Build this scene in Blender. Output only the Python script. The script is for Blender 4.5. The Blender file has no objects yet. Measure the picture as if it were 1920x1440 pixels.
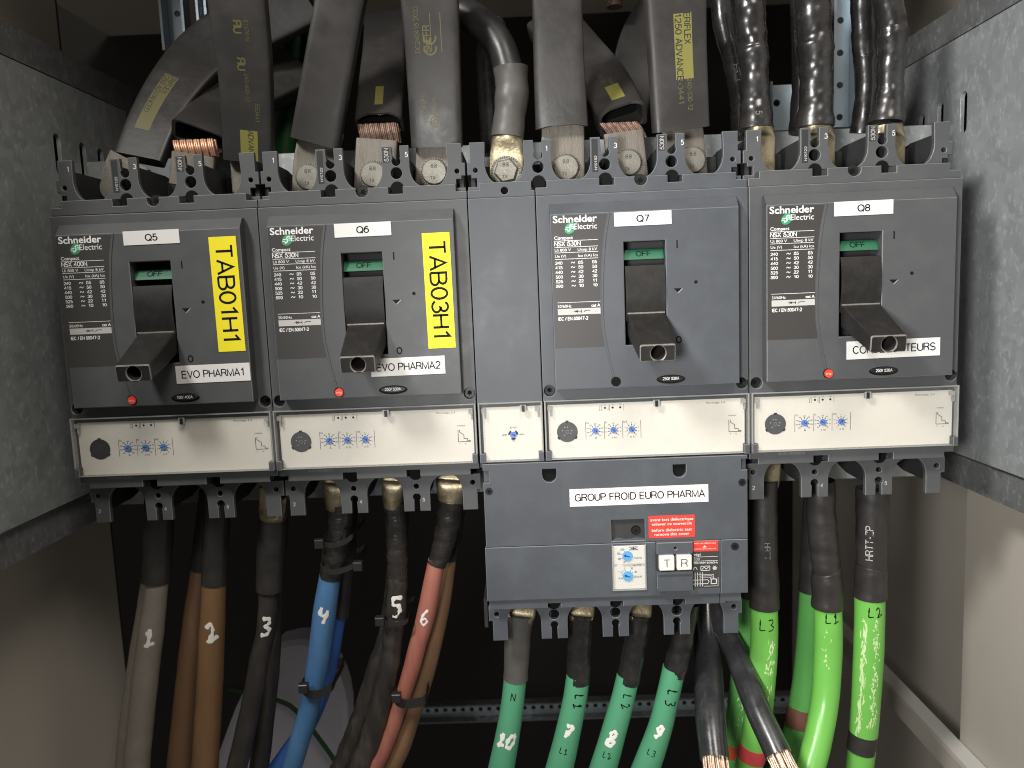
import bpy, math, random
from mathutils import Vector, Matrix
random.seed(7)
scn = bpy.context.scene
COL = scn.collection
S = 0.001                                   # everything below is measured in millimetres
# ------------------------------------------------------------------ camera
CAM_M = ((0.9990905172950459, 0.03844157122139708, 0.018449494658332226),
         (0.013760165716787535, 0.1188632273940705, -0.9928152854448364),
         (-0.04035834598399838, 0.9921662052173998, 0.11822616095408045))
CAM_C = Vector((314.27427, -518.85452, -62.51038))
FPX = 1442.0
ROT = Matrix(CAM_M)
cam = bpy.data.cameras.new('camera')
cam_o = bpy.data.objects.new('camera', cam)
COL.objects.link(cam_o)
cam_o.matrix_world = Matrix.Translation(CAM_C * S) @ ROT.to_4x4()
cam.sensor_width = 36.0
cam.lens = FPX / 1920 * 36
cam.clip_start = 0.01
cam.clip_end = 20
cam.dof.use_dof = True
cam.dof.focus_distance = 0.525
cam.dof.aperture_fstop = 10.0
scn.camera = cam_o
# ------------------------------------------------------------------ world
w = bpy.data.worlds.new('World'); scn.world = w; w.use_nodes = True
w.node_tree.nodes['Background'].inputs[0].default_value = (1.0, 0.96, 0.91, 1)
w.node_tree.nodes['Background'].inputs[1].default_value = 0.11
# ------------------------------------------------------------------ lamps
def lamp(name, kind, loc, target, energy, color, **kw):
    l = bpy.data.lights.new(name, kind)
    l.energy = energy; l.color = color
    for k, v in kw.items(): setattr(l, k, v)
    o = bpy.data.objects.new(name, l); COL.objects.link(o)
    o.location = Vector(loc) * S
    o.rotation_euler = (Vector(target) - Vector(loc)).to_track_quat('-Z', 'Y').to_euler()
    return o
lamp('key_light', 'SPOT', (-190, -600, 560), (600, 0, -170), 44.0, (1.0, 0.98, 0.955),
     shadow_soft_size=0.09, spot_size=math.radians(70), spot_blend=1.0)
lamp('work_light', 'SPOT', (215, -545, -75), (545, 0, -140), 17.0, (1.0, 0.98, 0.955),
     shadow_soft_size=0.05, spot_size=math.radians(84), spot_blend=1.0)
lamp('room_light', 'AREA', (800, -1300, 1500), (100, 0, -200), 24.0, (1.0, 0.93, 0.85), size=0.7)
scn.view_settings.view_transform = 'Standard'
scn.view_settings.look = 'None'
scn.view_settings.exposure = 0.0
scn.view_settings.gamma = 1.0
scn.render.engine = 'CYCLES'
scn.cycles.use_denoising = True
scn.cycles.filter_width = 1.1
scn.cycles.max_bounces = 8
scn.cycles.transparent_max_bounces = 12

# ------------------------------------------------------------------ materials
def nodes_of(name):
    m = bpy.data.materials.new(name); m.use_nodes = True
    return m, m.node_tree.nodes, m.node_tree.links, m.node_tree.nodes['Principled BSDF']
def mat(name, col, rough=0.5, metal=0.0, bump=0.0, bscale=900, var=0.0, vscale=60, vcol=None, spec=0.5,
        stretch=None, coat=0.0, vlo=0.45, vhi=0.7, rvar=0.0):
    m, N, L, B = nodes_of(name)
    B.inputs['Base Color'].default_value = (*col, 1)
    B.inputs['Roughness'].default_value = rough
    B.inputs['Metallic'].default_value = metal
    B.inputs['Specular IOR Level'].default_value = spec
    B.inputs['Coat Weight'].default_value = coat
    tc = N.new('ShaderNodeTexCoord'); src = tc.outputs['Object']
    if stretch:
        mp = N.new('ShaderNodeMapping'); mp.inputs['Scale'].default_value = stretch
        L.new(src, mp.inputs['Vector']); src = mp.outputs['Vector']
    if var > 0 or rvar > 0:
        n = N.new('ShaderNodeTexNoise'); n.inputs['Scale'].default_value = vscale; n.inputs['Detail'].default_value = 6
        n.inputs['Roughness'].default_value = 0.65
        L.new(src, n.inputs['Vector'])
        r = N.new('ShaderNodeMapRange'); r.inputs['From Min'].default_value = vlo; r.inputs['From Max'].default_value = vhi
        r.inputs['To Max'].default_value = var
        L.new(n.outputs['Fac'], r.inputs['Value'])
        mx = N.new('ShaderNodeMix'); mx.data_type = 'RGBA'
        mx.inputs[6].default_value = (*col, 1)
        mx.inputs[7].default_value = (*(vcol or tuple(min(1, c * 1.8) for c in col)), 1)
        L.new(r.outputs['Result'], mx.inputs[0]); L.new(mx.outputs[2], B.inputs['Base Color'])
        if rvar:
            r2 = N.new('ShaderNodeMapRange'); r2.inputs['From Min'].default_value = 0.3; r2.inputs['From Max'].default_value = 0.7
            r2.inputs['To Min'].default_value = max(0.05, rough - rvar); r2.inputs['To Max'].default_value = min(1, rough + rvar)
            L.new(n.outputs['Fac'], r2.inputs['Value']); L.new(r2.outputs['Result'], B.inputs['Roughness'])
    if bump > 0:
        n2 = N.new('ShaderNodeTexNoise'); n2.inputs['Scale'].default_value = bscale; n2.inputs['Detail'].default_value = 3
        L.new(src, n2.inputs['Vector'])
        b = N.new('ShaderNodeBump'); b.inputs['Strength'].default_value = bump; b.inputs['Distance'].default_value = 0.0006
        L.new(n2.outputs['Fac'], b.inputs['Height']); L.new(b.outputs['Normal'], B.inputs['Normal'])
    return m
GREY = mat('moulded_grey_plastic', (0.066, 0.069, 0.072), 0.50, spec=0.35, bump=0.10, bscale=2600, var=0.35, vscale=45, vcol=(0.094, 0.095, 0.094), rvar=0.08)
BLUE_GREY = mat('slate_grey_plastic', (0.061, 0.067, 0.075), 0.48, spec=0.35, bump=0.10, bscale=2600, var=0.4, vscale=40, vcol=(0.085, 0.094, 0.104), rvar=0.08)
DEEP = mat('recess_shade', (0.006, 0.006, 0.006), 0.7, spec=0.08)  # near-black painted in for the shade inside holes, recesses and gaps
DARK_IN = mat('dark_terminal_plastic', (0.030, 0.031, 0.032), 0.55, spec=0.2, var=0.5, vscale=50, vcol=(0.05, 0.05, 0.05))
STICKER = mat('brown_black_sticker', (0.042, 0.040, 0.038), 0.45, spec=0.35, bump=0.05, bscale=3000)
HANDLE = mat('worn_black_handle', (0.016, 0.015, 0.014), 0.48, spec=0.22, bump=0.12, bscale=1600, var=0.45, vscale=70, vcol=(0.040, 0.037, 0.034), rvar=0.08)
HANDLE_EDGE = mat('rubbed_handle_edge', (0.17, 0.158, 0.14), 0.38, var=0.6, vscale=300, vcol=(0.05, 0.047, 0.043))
WHITE_INK = mat('white_print', (0.72, 0.72, 0.70), 0.6)
GREY_INK = mat('grey_print', (0.42, 0.41, 0.39), 0.6)
FAINT_INK = mat('faint_print', (0.16, 0.16, 0.16), 0.6)
DARK_INK = mat('grey_black_print', (0.045, 0.043, 0.041), 0.6, spec=0.1)
BLACK_INK = mat('black_print', (0.008, 0.008, 0.009), 0.6, spec=0.1)
LABEL = mat('white_label_tape', (0.64, 0.635, 0.615), 0.5, spec=0.2)
YELLOW = mat('yellow_label', (0.78, 0.67, 0.025), 0.5, spec=0.2)
CREAM = mat('cream_plastic', (0.60, 0.575, 0.52), 0.5, var=0.35, vscale=70, vcol=(0.50, 0.475, 0.43), vlo=0.5, vhi=0.8)
CREAM2 = mat('pale_plastic', (0.60, 0.59, 0.55), 0.45)
BLUE_DIAL = mat('blue_dial', (0.09, 0.19, 0.52), 0.4)
LIGHT_BLUE = mat('light_blue_dial', (0.10, 0.36, 0.68), 0.4)
GREEN_FLAG = mat('green_flag', (0.016, 0.105, 0.052), 0.45, spec=0.3)
LOGO_GREEN = mat('green_logo', (0.02, 0.28, 0.11), 0.5)
RED = mat('red_button', (0.75, 0.055, 0.03), 0.4)
RED_TAG = mat('red_sticker', (0.62, 0.045, 0.03), 0.45)
SCREW = mat('black_screw', (0.014, 0.014, 0.014), 0.35, spec=0.35)
EDGE_GREY = mat('highlit_grey_edge', (0.16, 0.162, 0.162), 0.40)  # edge highlights painted as a paler plastic, with some wear
EDGE_BLUE = mat('highlit_slate_edge', (0.15, 0.162, 0.175), 0.40)
EDGE_LIGHT = {'moulded_grey_plastic': EDGE_GREY, 'slate_grey_plastic': EDGE_BLUE}
MARK_SHADE = mat('bolt_mark_shade', (0.07, 0.065, 0.055), 0.5)  # shading of the embossed marks painted as a dark colour
STEEL = mat('plated_bolt', (0.26, 0.25, 0.215), 0.40, metal=0.65, var=0.8, vscale=160, vcol=(0.20, 0.18, 0.145), bump=0.2, bscale=700)
TIN = mat('tinned_copper', (0.19, 0.172, 0.145), 0.46, metal=0.55, var=0.7, vscale=90, vcol=(0.11, 0.095, 0.075), bump=0.25, bscale=500, stretch=(3, 3, 0.5))
BRASS = mat('tarnished_lug', (0.40, 0.345, 0.225), 0.42, metal=0.8, var=0.9, vscale=110, vcol=(0.15, 0.115, 0.065), bump=0.35, bscale=450)
COPPER = mat('bare_copper', (0.17, 0.105, 0.078), 0.45, metal=0.6, var=0.9, vscale=260, vcol=(0.035, 0.022, 0.018), bump=0.4, bscale=900)
BRIGHT_COPPER = mat('bright_bare_copper', (0.52, 0.30, 0.195), 0.38, metal=0.7, var=0.8, vscale=300, vcol=(0.20, 0.10, 0.06))
STRAND = mat('copper_strands', (0.78, 0.62, 0.48), 0.36, metal=0.55, var=0.7, vscale=300, vcol=(0.40, 0.25, 0.15))
SLEEVE = mat('black_bar_insulation', (0.034, 0.032, 0.0305), 0.42, spec=0.4, bump=0.14, bscale=220, var=0.6, vscale=28, vcol=(0.062, 0.057, 0.053), rvar=0.12)
SHRINK = mat('black_heat_shrink', (0.024, 0.022, 0.021), 0.40, bump=0.2, bscale=160, var=0.5, vscale=60, vcol=(0.045, 0.041, 0.038), rvar=0.1)
SHINY = mat('glossy_black_shrink', (0.014, 0.013, 0.013), 0.27, spec=0.8, bump=0.4, bscale=90, var=0.5, vscale=80, vcol=(0.035, 0.031, 0.028), rvar=0.08)
TAPE = mat('black_tape', (0.020, 0.018, 0.016), 0.25, spec=0.8, bump=0.6, bscale=170, var=0.6, vscale=90, vcol=(0.05, 0.043, 0.036), stretch=(1, 1, 2.5), rvar=0.1)
GREY_SHRINK = mat('grey_black_shrink', (0.075, 0.071, 0.066), 0.46, bump=0.2, bscale=140, var=0.5, vscale=50, vcol=(0.11, 0.105, 0.098))
PRINT_Y = mat('yellow_print', (0.115, 0.105, 0.035), 0.55)
PRINT_Y2 = mat('yellow_print_block', (0.19, 0.178, 0.04), 0.55)
TIE = mat('black_nylon', (0.022, 0.021, 0.02), 0.35)
PAINT = mat('white_paint_pen', (0.74, 0.72, 0.67), 0.55, bump=0.3, bscale=700)
BLACK_RUBBER = mat('black_cable_sheath', (0.028, 0.025, 0.023), 0.42, bump=0.2, bscale=140, var=0.6, vscale=70, vcol=(0.065, 0.055, 0.046), stretch=(1, 1, 0.35), rvar=0.12)
BLACK_SATIN = mat('satin_black_sheath', (0.020, 0.019, 0.019), 0.40, spec=0.35, bump=0.12, bscale=120, var=0.4, vscale=60, vcol=(0.042, 0.040, 0.038), rvar=0.1)
BLACK_GLOSS = mat('glossy_black_sheath', (0.022, 0.022, 0.024), 0.25, spec=0.9, bump=0.12, bscale=120, var=0.4, vscale=60, vcol=(0.05, 0.05, 0.05), rvar=0.1)
ROUGH_BLACK = mat('wrapped_black_tape', (0.024, 0.021, 0.018), 0.33, spec=0.7, bump=0.9, bscale=150, var=0.7, vscale=60, vcol=(0.075, 0.062, 0.048), stretch=(1.6, 1.6, 0.4), rvar=0.1)
GREY_SHEATH = mat('grey_cable_sheath', (0.20, 0.176, 0.15), 0.5, bump=0.15, bscale=120, var=0.5, vscale=40, vcol=(0.29, 0.255, 0.22))
BROWN = mat('brown_cable_sheath', (0.165, 0.092, 0.042), 0.47, bump=0.15, bscale=120, var=0.5, vscale=45, vcol=(0.24, 0.13, 0.06), stretch=(1, 1, 0.25))
BROWN2 = mat('dusty_brown_sheath', (0.150, 0.085, 0.045), 0.47, bump=0.2, bscale=120, var=0.7, vscale=45, vcol=(0.24, 0.14, 0.075), stretch=(1, 1, 0.25))
BLUE = mat('blue_cable_sheath', (0.055, 0.15, 0.30), 0.45, bump=0.15, bscale=120, var=0.4, vscale=50, vcol=(0.11, 0.25, 0.47), stretch=(1, 1, 0.25))
BLUE2 = mat('deep_blue_sheath', (0.03, 0.09, 0.30), 0.45, bump=0.15, bscale=120)
REDC = mat('red_cable_sheath', (0.29, 0.10, 0.072), 0.45, bump=0.2, bscale=120, var=0.6, vscale=50, vcol=(0.46, 0.20, 0.145), stretch=(1, 1, 0.2))
GREEN_S = mat('sea_green_sheath', (0.075, 0.27, 0.15), 0.34, bump=0.12, bscale=100, var=0.45, vscale=35, vcol=(0.10, 0.36, 0.19), stretch=(1, 1, 0.3))
def scuffed(name, col, amount):
    m = mat(name, col, 0.29, bump=0.12, bscale=100, var=0.4, vscale=30, vcol=tuple(c * 1.25 for c in col), stretch=(1, 1, 0.4))
    return m
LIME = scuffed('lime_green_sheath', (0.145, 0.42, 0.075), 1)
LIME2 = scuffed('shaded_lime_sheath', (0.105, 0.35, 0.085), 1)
SCUFF = mat('scuffed_pale_scratches', (0.52, 0.66, 0.34), 0.6)
DARK_GREEN = mat('dark_green_sheath', (0.010, 0.07, 0.012), 0.45)
RED_BAND = mat('red_tape', (0.48, 0.05, 0.055), 0.45)
BROWN_BAND = mat('brown_tape', (0.17, 0.075, 0.05), 0.45)
ORANGE_BAND = mat('orange_red_tape', (0.55, 0.09, 0.03), 0.45)
BEIGE = mat('beige_cabinet_paint', (0.44, 0.40, 0.345), 0.55, bump=0.08, bscale=500, var=0.3, vscale=9, vcol=(0.36, 0.325, 0.28))
BACK = mat('interior_shade', (0.020, 0.018, 0.015), 0.8)  # shade of the cabinet interior painted in as a near-black colour
PALE = mat('pale_lavender_plastic', (0.56, 0.56, 0.63), 0.5, bump=0.2, bscale=40)
def galvanised(name, lo, hi, flecks=0.8, metal=0.35):
    m, N, L, B = nodes_of(name)
    tc = N.new('ShaderNodeTexCoord')
    v = N.new('ShaderNodeTexVoronoi'); v.inputs['Scale'].default_value = 130; v.inputs['Randomness'].default_value = 1
    nz = N.new('ShaderNodeTexNoise'); nz.inputs['Scale'].default_value = 210; nz.inputs['Detail'].default_value = 5
    L.new(tc.outputs['Object'], nz.inputs['Vector'])
    va = N.new('ShaderNodeVectorMath'); va.operation = 'MULTIPLY_ADD'
    va.inputs[1].default_value = (0.006,) * 3
    L.new(nz.outputs['Color'], va.inputs[0]); L.new(tc.outputs['Object'], va.inputs[2]); L.new(va.outputs[0], v.inputs['Vector'])
    sep = N.new('ShaderNodeSeparateColor'); L.new(v.outputs['Color'], sep.inputs[0])
    r = N.new('ShaderNodeValToRGB')
    r.color_ramp.elements[0].position = 0.0; r.color_ramp.elements[0].color = (*lo, 1)
    r.color_ramp.elements[1].position = 1.0; r.color_ramp.elements[1].color = (*hi, 1)
    L.new(sep.outputs[0], r.inputs[0])
    n2 = N.new('ShaderNodeTexNoise'); n2.inputs['Scale'].default_value = 260; n2.inputs['Detail'].default_value = 4; n2.inputs['Roughness'].default_value = 0.6
    mp = N.new('ShaderNodeMapping'); mp.inputs['Scale'].default_value = (1, 1, 0.6); mp.inputs['Rotation'].default_value = (0.5, 0, 0)
    L.new(tc.outputs['Object'], mp.inputs[0]); L.new(mp.outputs[0], n2.inputs['Vector'])
    mr = N.new('ShaderNodeMapRange'); mr.inputs['From Min'].default_value = 0.565; mr.inputs['From Max'].default_value = 0.635; mr.inputs['To Max'].default_value = flecks
    L.new(n2.outputs['Fac'], mr.inputs[0])
    mx = N.new('ShaderNodeMix'); mx.data_type = 'RGBA'; mx.inputs[7].default_value = (0.72, 0.73, 0.72, 1)
    L.new(mr.outputs[0], mx.inputs[0]); L.new(r.outputs[0], mx.inputs[6]); L.new(mx.outputs[2], B.inputs['Base Color'])
    B.inputs['Metallic'].default_value = metal
    mr2 = N.new('ShaderNodeMapRange'); mr2.inputs['To Min'].default_value = 0.38; mr2.inputs['To Max'].default_value = 0.62
    L.new(sep.outputs[1], mr2.inputs[0]); L.new(mr2.outputs[0], B.inputs['Roughness'])
    return m
ZINC = galvanised('galvanised_sheet', (0.34, 0.362, 0.365), (0.385, 0.407, 0.408), 0.30, 0.45)
ZINC_DARK = galvanised('dull_galvanised_rail', (0.15, 0.155, 0.155), (0.185, 0.19, 0.19), 0.14)
ZINC_BLUE = mat('zinc_plated_steel', (0.42, 0.50, 0.55), 0.33, metal=0.7, var=0.4, vscale=60, vcol=(0.55, 0.58, 0.60), stretch=(1, 1, 0.15))
def clear_plastic():
    m = bpy.data.materials.new('clear_cover_plastic'); m.use_nodes = True
    N, L = m.node_tree.nodes, m.node_tree.links
    for n in list(N): N.remove(n)
    out = N.new('ShaderNodeOutputMaterial'); mx = N.new('ShaderNodeMixShader')
    t = N.new('ShaderNodeBsdfTransparent'); t.inputs[0].default_value = (0.99, 0.99, 0.985, 1)
    g = N.new('ShaderNodeBsdfGlossy'); g.inputs['Roughness'].default_value = 0.12
    mx.inputs[0].default_value = 0.035
    L.new(t.outputs[0], mx.inputs[1]); L.new(g.outputs[0], mx.inputs[2]); L.new(mx.outputs[0], out.inputs[0])
    return m
CLEAR = clear_plastic()
def milky():
    m = bpy.data.materials.new('clear_plastic_edge'); m.use_nodes = True
    N, L = m.node_tree.nodes, m.node_tree.links
    B = N['Principled BSDF']; B.inputs['Base Color'].default_value = (0.52, 0.52, 0.50, 1); B.inputs['Roughness'].default_value = 0.15
    out = N['Material Output']; mx = N.new('ShaderNodeMixShader'); t = N.new('ShaderNodeBsdfTransparent')
    t.inputs[0].default_value = (0.8, 0.8, 0.79, 1); mx.inputs[0].default_value = 0.42
    L.new(t.outputs[0], mx.inputs[1]); L.new(B.outputs[0], mx.inputs[2]); L.new(mx.outputs[0], out.inputs[0])
    return m
EDGE = milky()

# ------------------------------------------------------------------ mesh helpers
def P(u, v, y):
    """point seen at pixel (u, v) of a 1920 x 1440 frame, at depth y mm behind the breaker fronts"""
    d = ROT @ Vector(((u - 960) / FPX, (720 - v) / FPX, -1.0))
    return CAM_C + d * ((y - CAM_C.y) / d.y)
def px2mm(p, px):
    return px * ((p - CAM_C) @ Vector([-CAM_M[i][2] for i in range(3)])) / FPX

class MB:
    def __init__(s): s.v = []; s.f = []; s.m = []; s.sm = []; s.mats = []
    def mi(s, m):
        if m not in s.mats: s.mats.append(m)
        return s.mats.index(m)
    def add(s, vs, fs, m, smooth=False):
        b = len(s.v); k = s.mi(m)
        s.v += [tuple(q) for q in vs]
        for f in fs:
            s.f.append([b + i for i in f]); s.m.append(k); s.sm.append(smooth)
        return s
    def build(s, name, parent=None, label=None):
        me = bpy.data.meshes.new(name)
        o = bpy.data.objects.new(name, me); COL.objects.link(o)
        org = Vector((0, 0, 0))
        if parent is not None:
            o.parent = parent; org = Vector(parent['_o'])
        o['_o'] = tuple(org)
        me.from_pydata([((Vector(q) - org) * S) for q in s.v], [], s.f)
        for m in s.mats: me.materials.append(m)
        me.polygons.foreach_set('material_index', s.m)
        me.polygons.foreach_set('use_smooth', s.sm)
        me.update()
        if label: o['label'] = label
        return o
def empty(name, loc):
    o = bpy.data.objects.new(name, None); COL.objects.link(o)
    o.location = Vector(loc) * S; o['_o'] = tuple(loc); o.empty_display_size = 0.02
    return o
def tag(o, label, cat, group=None):
    o['label'] = label; o['category'] = cat
    if group: o['group'] = group
    return o
def structure(o): o['kind'] = 'structure'; return o

def box(mb, x0, x1, y0, y1, z0, z1, m, bev=0.0):
    if bev <= 0:
        v = [(x, y, z) for x in (x0, x1) for y in (y0, y1) for z in (z0, z1)]
        mb.add(v, [(0, 1, 3, 2), (4, 6, 7, 5), (0, 4, 5, 1), (2, 3, 7, 6), (0, 2, 6, 4), (1, 5, 7, 3)], m)
        return
    plate(mb, [(x0, z0), (x1, z0), (x1, z1), (x0, z1)], y0, y1, m, bev)
def curve_mesh(outs, e, bev, res=0):
    c = bpy.data.curves.new('tmp', 'CURVE'); c.dimensions = '2D'; c.fill_mode = 'BOTH'
    c.extrude = e; c.bevel_depth = bev; c.bevel_resolution = res; c.offset = -bev
    for pts in outs:
        s = c.splines.new('POLY'); s.points.add(len(pts) - 1); s.use_cyclic_u = True
        for p, q in zip(s.points, pts): p.co = (q[0], q[1], 0, 1)
    o = bpy.data.objects.new('tmp', c); me = o.to_mesh()
    r = ([tuple(v.co) for v in me.vertices], [tuple(p.vertices) for p in me.polygons])
    o.to_mesh_clear(); bpy.data.objects.remove(o); bpy.data.curves.remove(c)
    return r
def plate(mb, out, y0, y1, m, bev=0.4, holes=(), fn=None):
    """outline in x,z extruded from front y0 back to y1"""
    vs, fs = curve_mesh([out] + list(holes), max(0.001, (y1 - y0) / 2 - bev), bev)
    yc = (y0 + y1) / 2
    vs = [(x, yc - z, y) for x, y, z in vs]
    if fn: vs = [fn(*q) for q in vs]
    if m.name in EDGE_LIGHT and bev >= 0.3 and not fn:
        # edge highlights and some wear, painted paler on the rounded arrises of the mouldings
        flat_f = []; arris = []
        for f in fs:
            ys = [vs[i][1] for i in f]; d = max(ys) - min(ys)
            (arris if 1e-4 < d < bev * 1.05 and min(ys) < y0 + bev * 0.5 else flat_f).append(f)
        mb.add(vs, flat_f, m); mb.add(vs, arris, EDGE_LIGHT[m.name])
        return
    mb.add(vs, fs, m)
def rect(x0, x1, z0, z1): return [(x0, z0), (x1, z0), (x1, z1), (x0, z1)]
def circ(cx, cz, r, n=20, ry=None):
    return [(cx + r * math.cos(2 * math.pi * i / n), cz + (ry or r) * math.sin(2 * math.pi * i / n)) for i in range(n)]
def arc(cx, cz, r, a0, a1, n=8):
    return [(cx + r * math.cos(math.radians(a0 + (a1 - a0) * i / n)), cz + r * math.sin(math.radians(a0 + (a1 - a0) * i / n))) for i in range(n + 1)]
def rrect(x0, x1, z0, z1, r, n=3):
    return arc(x1 - r, z1 - r, r, 0, 90, n) + arc(x0 + r, z1 - r, r, 90, 180, n) + arc(x0 + r, z0 + r, r, 180, 270, n) + arc(x1 - r, z0 + r, r, 270, 360, n)
def flat(mb, pts, y, m):
    """flat printed patch facing the viewer"""
    mb.add([(x, y, z) for x, z in pts], [list(range(len(pts)))], m)
def cyl(mb, x, z, y0, y1, r, m, n=20, r1=None):
    r1 = r if r1 is None else r1
    a = [(x + r * math.cos(2 * math.pi * i / n), y0, z + r * math.sin(2 * math.pi * i / n)) for i in range(n)]
    b = [(x + r1 * math.cos(2 * math.pi * i / n), y1, z + r1 * math.sin(2 * math.pi * i / n)) for i in range(n)]
    mb.add(a + b, [[i, (i + 1) % n, n + (i + 1) % n, n + i] for i in range(n)], m, True)
    mb.add(a, [list(range(n))], m); mb.add(b, [list(range(n))[::-1]], m)
def line(mb, x0, z0, x1, z1, wd, y, m):
    d = Vector((x1 - x0, z1 - z0)); n = Vector((-d.y, d.x)).normalized() * wd / 2
    flat(mb, [(x0 + n.x, z0 + n.y), (x1 + n.x, z1 + n.y), (x1 - n.x, z1 - n.y), (x0 - n.x, z0 - n.y)], y, m)

# single-line capitals and digits for the label-printer lettering, in a box of height 1: lists of polylines, advance width
def _ar(cx, cz, rx, rz, a0, a1, n=9): return [(cx + rx * math.cos(math.radians(a0 + (a1 - a0) * i / n)), cz + rz * math.sin(math.radians(a0 + (a1 - a0) * i / n))) for i in range(n + 1)]
SF = {
 'A': ([[(0, 0), (.36, 1), (.72, 0)], [(.12, .33), (.60, .33)]], .72), 'B': ([[(0, 0), (0, 1), (.34, 1)] + _ar(.36, .76, .24, .24, 90, -90)[0:] + [(0, .52)], [(.36, .52)] + _ar(.38, .26, .28, .26, 90, -90) + [(0, 0)]], .66),
 'C': ([_ar(.38, .5, .38, .5, 40, 320, 16)], .72), 'D': ([[(0, 0), (0, 1), (.26, 1)] + _ar(.27, .5, .42, .5, 90, -90, 12) + [(0, 0)]], .69),
 'E': ([[(.58, 1), (0, 1), (0, 0), (.6, 0)], [(0, .52), (.54, .52)]], .6), 'F': ([[(.56, 1), (0, 1), (0, 0)], [(0, .5), (.5, .5)]], .56),
 'G': ([_ar(.39, .5, .39, .5, 42, 330, 16), [(.42, .48), (.77, .48), (.77, 0)]], .77), 'H': ([[(0, 0), (0, 1)], [(.66, 0), (.66, 1)], [(0, .52), (.66, .52)]], .66),
 'I': ([[(.08, 0), (.08, 1)]], 0.16), 'K': ([[(0, 0), (0, 1)], [(.62, 1), (0, .38)], [(.2, .56), (.66, 0)]], .66), 'L': ([[(0, 1), (0, 0), (.52, 0)]], .52),
 'M': ([[(0, 0), (0, 1), (.4, .05), (.8, 1), (.8, 0)]], .8), 'N': ([[(0, 0), (0, 1), (.66, 0), (.66, 1)]], .66), 'O': ([_ar(.4, .5, .4, .5, 0, 360, 22)], .8),
 'P': ([[(0, 0), (0, 1), (.34, 1)] + _ar(.35, .74, .27, .26, 90, -90) + [(0, .48)]], .62), 'Q': ([_ar(.4, .5, .4, .5, 0, 360, 22), [(.48, .24), (.8, -.06)]], .8),
 'R': ([[(0, 0), (0, 1), (.36, 1)] + _ar(.37, .75, .26, .25, 90, -90) + [(0, .5)], [(.38, .5), (.58, .34), (.64, 0)]], .66),
 'S': ([_ar(.31, .74, .28, .26, 25, 270, 12) + _ar(.31, .24, .31, .24, 90, -160, 12)], .62), 'T': ([[(0, 1), (.64, 1)], [(.32, 1), (.32, 0)]], .64),
 'U': ([[(0, 1), (0, .32)] + _ar(.33, .32, .33, .32, 180, 360, 12) + [(.66, 1)]], .66), 'V': ([[(0, 1), (.34, 0), (.68, 1)]], .68), 'X': ([[(0, 0), (.64, 1)], [(0, 1), (.64, 0)]], .64),
 'Y': ([[(0, 1), (.34, .48), (.68, 1)], [(.34, .48), (.34, 0)]], .68), 'W': ([[(0, 1), (.24, 0), (.48, .95), (.72, 0), (.96, 1)]], .96), 'J': ([[(.44, 1), (.44, .28)] + _ar(.22, .26, .22, .26, 0, -170, 8)], .44),
 'Я': ([[(.66, 0), (.66, 1), (.30, 1)] + _ar(.29, .75, .26, .25, 90, 270) + [(.66, .5)], [(.28, .5), (.08, .34), (.02, 0)]], .66),
 'Z': ([[(0, 1), (.58, 1), (0, 0), (.6, 0)]], .6),
 '0': ([_ar(.29, .5, .29, .5, 0, 360, 20)], .58), '1': ([[(.08, .78), (.32, 1), (.32, 0)]], .5), '2': ([_ar(.29, .71, .28, .29, 170, -40, 12) + [(0, 0), (.58, 0)]], .58),
 '3': ([_ar(.27, .75, .25, .25, 160, -80, 10) + _ar(.27, .27, .30, .27, 80, -165, 12)], .57), '4': ([[(.44, 0), (.44, 1), (0, .3), (.6, .3)]], .6),
 '5': ([[(.52, 1), (.12, 1), (.06, .52)] + _ar(.28, .32, .29, .32, 140, -160, 14)], .57), '6': ([_ar(.29, .32, .29, .32, 0, 360, 16), [(0, .32), (.06, .7), (.24, .96), (.42, .98), (.52, .85)]], .58),
 '7': ([[(0, 1), (.56, 1), (.2, 0)]], .56), '8': ([_ar(.29, .75, .25, .25, 0, 360, 16), _ar(.29, .26, .29, .26, 0, 360, 16)], .58),
 '9': ([_ar(.29, .68, .29, .32, 0, 360, 16), [(.58, .68), (.52, .3), (.34, .04), (.16, .02), (.06, .15)]], .58),
 '-': ([[(.05, .4), (.33, .4)]], .38), '/': ([[(0, -.05), (.3, 1.05)]], .3), '.': ([[(.03, 0), (.03, .17)]], .08), ' ': ([], .26),
}
def stroke_glyphs(s, th):
    vs = []; fs = []; x = 0.0
    for ch in s:
        pl, w = SF[ch]
        for ln in pl:
            n = len(ln); b = len(vs); closed = Vector(ln[0]) == Vector(ln[-1]) or (Vector(ln[0]) - Vector(ln[-1])).length < 1e-6
            for i, p in enumerate(ln):
                p = Vector(p)
                pa = Vector(ln[i - 1]) if i > 0 else (Vector(ln[-2]) if closed else None)
                pb = Vector(ln[i + 1]) if i < n - 1 else (Vector(ln[1]) if closed else None)
                da = (p - pa).normalized() if pa is not None else (pb - p).normalized()
                db = (pb - p).normalized() if pb is not None else da
                t = da + db
                t = t.normalized() if t.length > 0.2 else da
                nn = Vector((-t.y, t.x)); k = th / 2 / max(0.42, nn.dot(Vector((-da.y, da.x))))
                vs += [(x + (p + nn * k).x, (p + nn * k).y), (x + (p - nn * k).x, (p - nn * k).y)]
            fs += [(b + 2 * i, b + 2 * i + 1, b + 2 * i + 3, b + 2 * i + 2) for i in range(n - 1)]
        x += w + 0.17
    # cap height of 1 scaled so that text() may treat both fonts alike
    return [(a * CAP, b * CAP) for a, b in vs], fs, (x - 0.17) * CAP
CAP = 0.682
_tc = {}
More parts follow.
